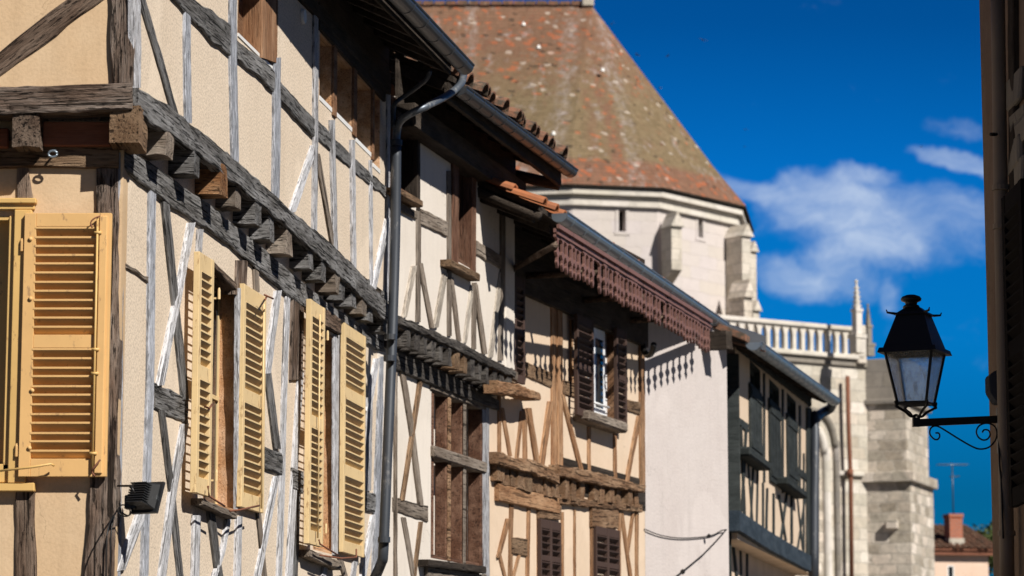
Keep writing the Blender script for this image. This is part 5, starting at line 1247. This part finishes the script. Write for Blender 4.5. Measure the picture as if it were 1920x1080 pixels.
for i in range(4):
    rm = Matrix.Rotation(i * math.pi / 2, 4, 'Z'); bm = bmesh.new()
    v = [bm.verts.new(p) for p in ((-rg0, -rg0, zg0), (rg0, -rg0, zg0), (rg1, -rg1, zg1), (-rg1, -rg1, zg1))]
    v2 = [bm.verts.new((q.co.x, q.co.y + .003, q.co.z)) for q in v]
    bm.faces.new(v); bm.faces.new(v2[::-1])
    for k in range(4): bm.faces.new((v[k], v[(k + 1) % 4], v2[(k + 1) % 4], v2[k]))
    for q in bm.verts: q.co.z -= zg1
    obj('glass_pane', bm, 'lamp_glass', LN, LM @ rm @ Matrix.Translation((0, 0, zg1)))
bm = bmesh.new()
prof = [(17, 577), (15, 573), (11, 571), (12, 567), (19, 564), (20, 560), (17, 556), (9, 553), (0.5, 552)]
rings = [[bm.verts.new((math.cos(a * math.pi / 10) * r_ * kx, math.sin(a * math.pi / 10) * r_ * kx, lz(y))) for a in range(20)] for r_, y in prof]
for i in range(len(rings) - 1):
    for k in range(20): bm.faces.new((rings[i][k], rings[i][(k + 1) % 20], rings[i + 1][(k + 1) % 20], rings[i + 1][k]))
bm.faces.new(rings[0]); bm.faces.new(rings[-1]); obj('finial', bm, 'iron', LN, LM @ Matrix.Translation((-5 * kx, 0, 0)), smooth=True)
for sx_ in (-1, 1):
    for sy_ in (-1, 1):
        bm = bmesh.new(); r_ = hs_(86); z = lz(590); tube(bm, [(sx_ * r_ * .9, sy_ * r_ * .9, z), (sx_ * r_ * 1.25, sy_ * r_ * 1.25, z + .004), (sx_ * r_ * 1.3, sy_ * r_ * 1.3, z + .02)], [.008, .006, .003], 6); obj('crown_spike', bm, 'iron', LN, LM)
        bm = bmesh.new(); tube(bm, smooth_path([(sx_ * (rg0 + .012), sy_ * (rg0 + .012), zg0 + .012), (sx_ * (rg0 + .004), sy_ * (rg0 + .004), zg0 - .02), (sx_ * rg0 * .62, sy_ * rg0 * .62, lz(772)), (sx_ * rg0 * .3, sy_ * rg0 * .3, lz(781)), (0, 0, lz(778))], 4), .0075, 7); obj('cradle_arm', bm, 'iron', LN, LM)
        bm = bmesh.new(); bmesh.ops.create_icosphere(bm, subdivisions=1, radius=.011, matrix=Matrix.Translation((sx_ * (rg0 + .008), sy_ * (rg0 + .008), zg0 - .018))); obj('knob', bm, 'iron', LN, LM)
bm = bmesh.new(); tube(bm, [(0, 0, zg0 - .004), (0, 0, zg0 + .01)], rg0 * .9, 14); obj('lamp_base', bm, 'plastic_grey', LN, LM)
# bracket
s1_ = (1874 - 1718) * kx
bm = bmesh.new(); v = []
ya0, ya1, yb0, yb1 = 786, 800, 779.5, 793
for s, y0_, y1_ in ((-.003, ya0, ya1), (s1_, yb0, yb1)):
    for yy2 in (-.015, .015):
        for y in (y0_, y1_): v.append(bm.verts.new((s, yy2, LF.px(1716, y)[1])))
for f in ((0, 1, 3, 2), (4, 6, 7, 5), (0, 4, 5, 1), (2, 3, 7, 6), (0, 2, 6, 4), (1, 5, 7, 3)): bm.faces.new([v[i] for i in f])
bevel(bm, .003); box(bm, (-.02, -.02, lz(800)), (.02, .02, lz(783))); obj('bracket_arm', bm, 'iron', LN, LF.mat())
fbox(LF, 'wall_plate', 'iron', LN, s1_ - .008, s1_ + .012, lz(850), lz(765), -.025, .025)
sp = [(1763, 819), (1759, 811), (1751, 811), (1745, 818), (1748, 824), (1755, 824)][::-1]
def spiral(cx, cy, r0, r1, a0, a1, n=16): return [(cx + (r0 + (r1 - r0) * i / n) * math.cos(R(a0 + (a1 - a0) * i / n)), cy + (r0 + (r1 - r0) * i / n) * math.sin(R(a0 + (a1 - a0) * i / n))) for i in range(n + 1)]
path = spiral(1753, 814, 2, 11, 160, 530 - 180, 16)[:-1]
path = spiral(1754, 813, 5, 11, 20 - 90, 90 + 90 + 70, 18)
left = [(1754, 812), (1760, 812), (1762, 818), (1758, 824), (1751, 823), (1744, 815), (1744, 806), (1749, 800), (1757, 799), (1768, 804), (1800, 824), (1825, 838), (1840, 842), (1856, 838), (1868, 825), (1871, 812), (1868, 801), (1860, 795), (1848, 794), (1837, 799), (1832, 809), (1835, 819), (1844, 825), (1853, 823), (1858, 815), (1855, 807), (1847, 806), (1843, 811)]
wrod(LN, [LF.w((x - 1718) * kx, lz(y), 0) for x, y in left], .0048, 'iron', 'scroll', 7, 4)

# ================================================================= BIRDS
proto = None
for i, (x, y, Y, sz_) in enumerate(((1318, 75, 60, .9), (1195, 103, 70, 1.0), (1252, 105, 75, .8), (1237, 165, 70, .8), (1398, 243, 85, .8), (1396, 275, 90, .7), (1147, 45, 60, .7), (1727, 275, 90, .8))):
    p = Vector(px_ray(x, y)).normalized() * Y + Vector((0, 0, EYE))
    lab = ['tiny dark bird highest in the clear sky right of the church roof', 'tiny dark bird close beside the upper church roof slope', 'tiny dark bird a little right of the upper church roof', 'tiny dark bird low beside the middle of the church roof slope',
           'tiny dark bird above the cloud, right of the church roof', 'lower tiny dark bird just over the left end of the cloud', 'tiny dark bird right beside the roof ridge end', 'tiny bird beside the thin cloud streak near the right wall'][i]
    if proto is None:
        b = thing('bird', lab, 'bird', p, 'birds circling by the church roof')
        bm = bmesh.new(); tube(bm, [(0, -.09, 0), (0, -.05, 0), (0, .03, 0), (0, .1, .0)], [.006, .024, .02, .004], 6); c1_ = obj('body', bm, 'iron', b, Matrix.Translation(p))
        kids = [c1_]
        for sg in (-1, 1):
            bm = bmesh.new(); v = [bm.verts.new(q) for q in ((0, -.03, 0), (sg * .1, -.045, .03), (sg * .2, .04, .01), (sg * .09, .015, .025), (0, .03, 0))]; f = bm.faces.new(v)
            r = bmesh.ops.extrude_face_region(bm, geom=[f]); bmesh.ops.translate(bm, vec=(0, 0, .006), verts=[e for e in r['geom'] if isinstance(e, bmesh.types.BMVert)])
            kids.append(obj('wing', bm, 'iron', b, Matrix.Translation(p)))
        proto = (b, kids); b.rotation_euler = (.3, .2, .5); b.scale = (.6, .6, .6)
    else:
        b = proto[0].copy(); sc.collection.objects.link(b); b.location = p; b['label'] = lab; b.rotation_euler = (random.uniform(-.4, .4), random.uniform(-.4, .4), random.uniform(0, 6)); b.scale = (sz_ * .62,) * 3
        for kd in proto[1]: c = kd.copy(); c.parent = b; sc.collection.objects.link(c)
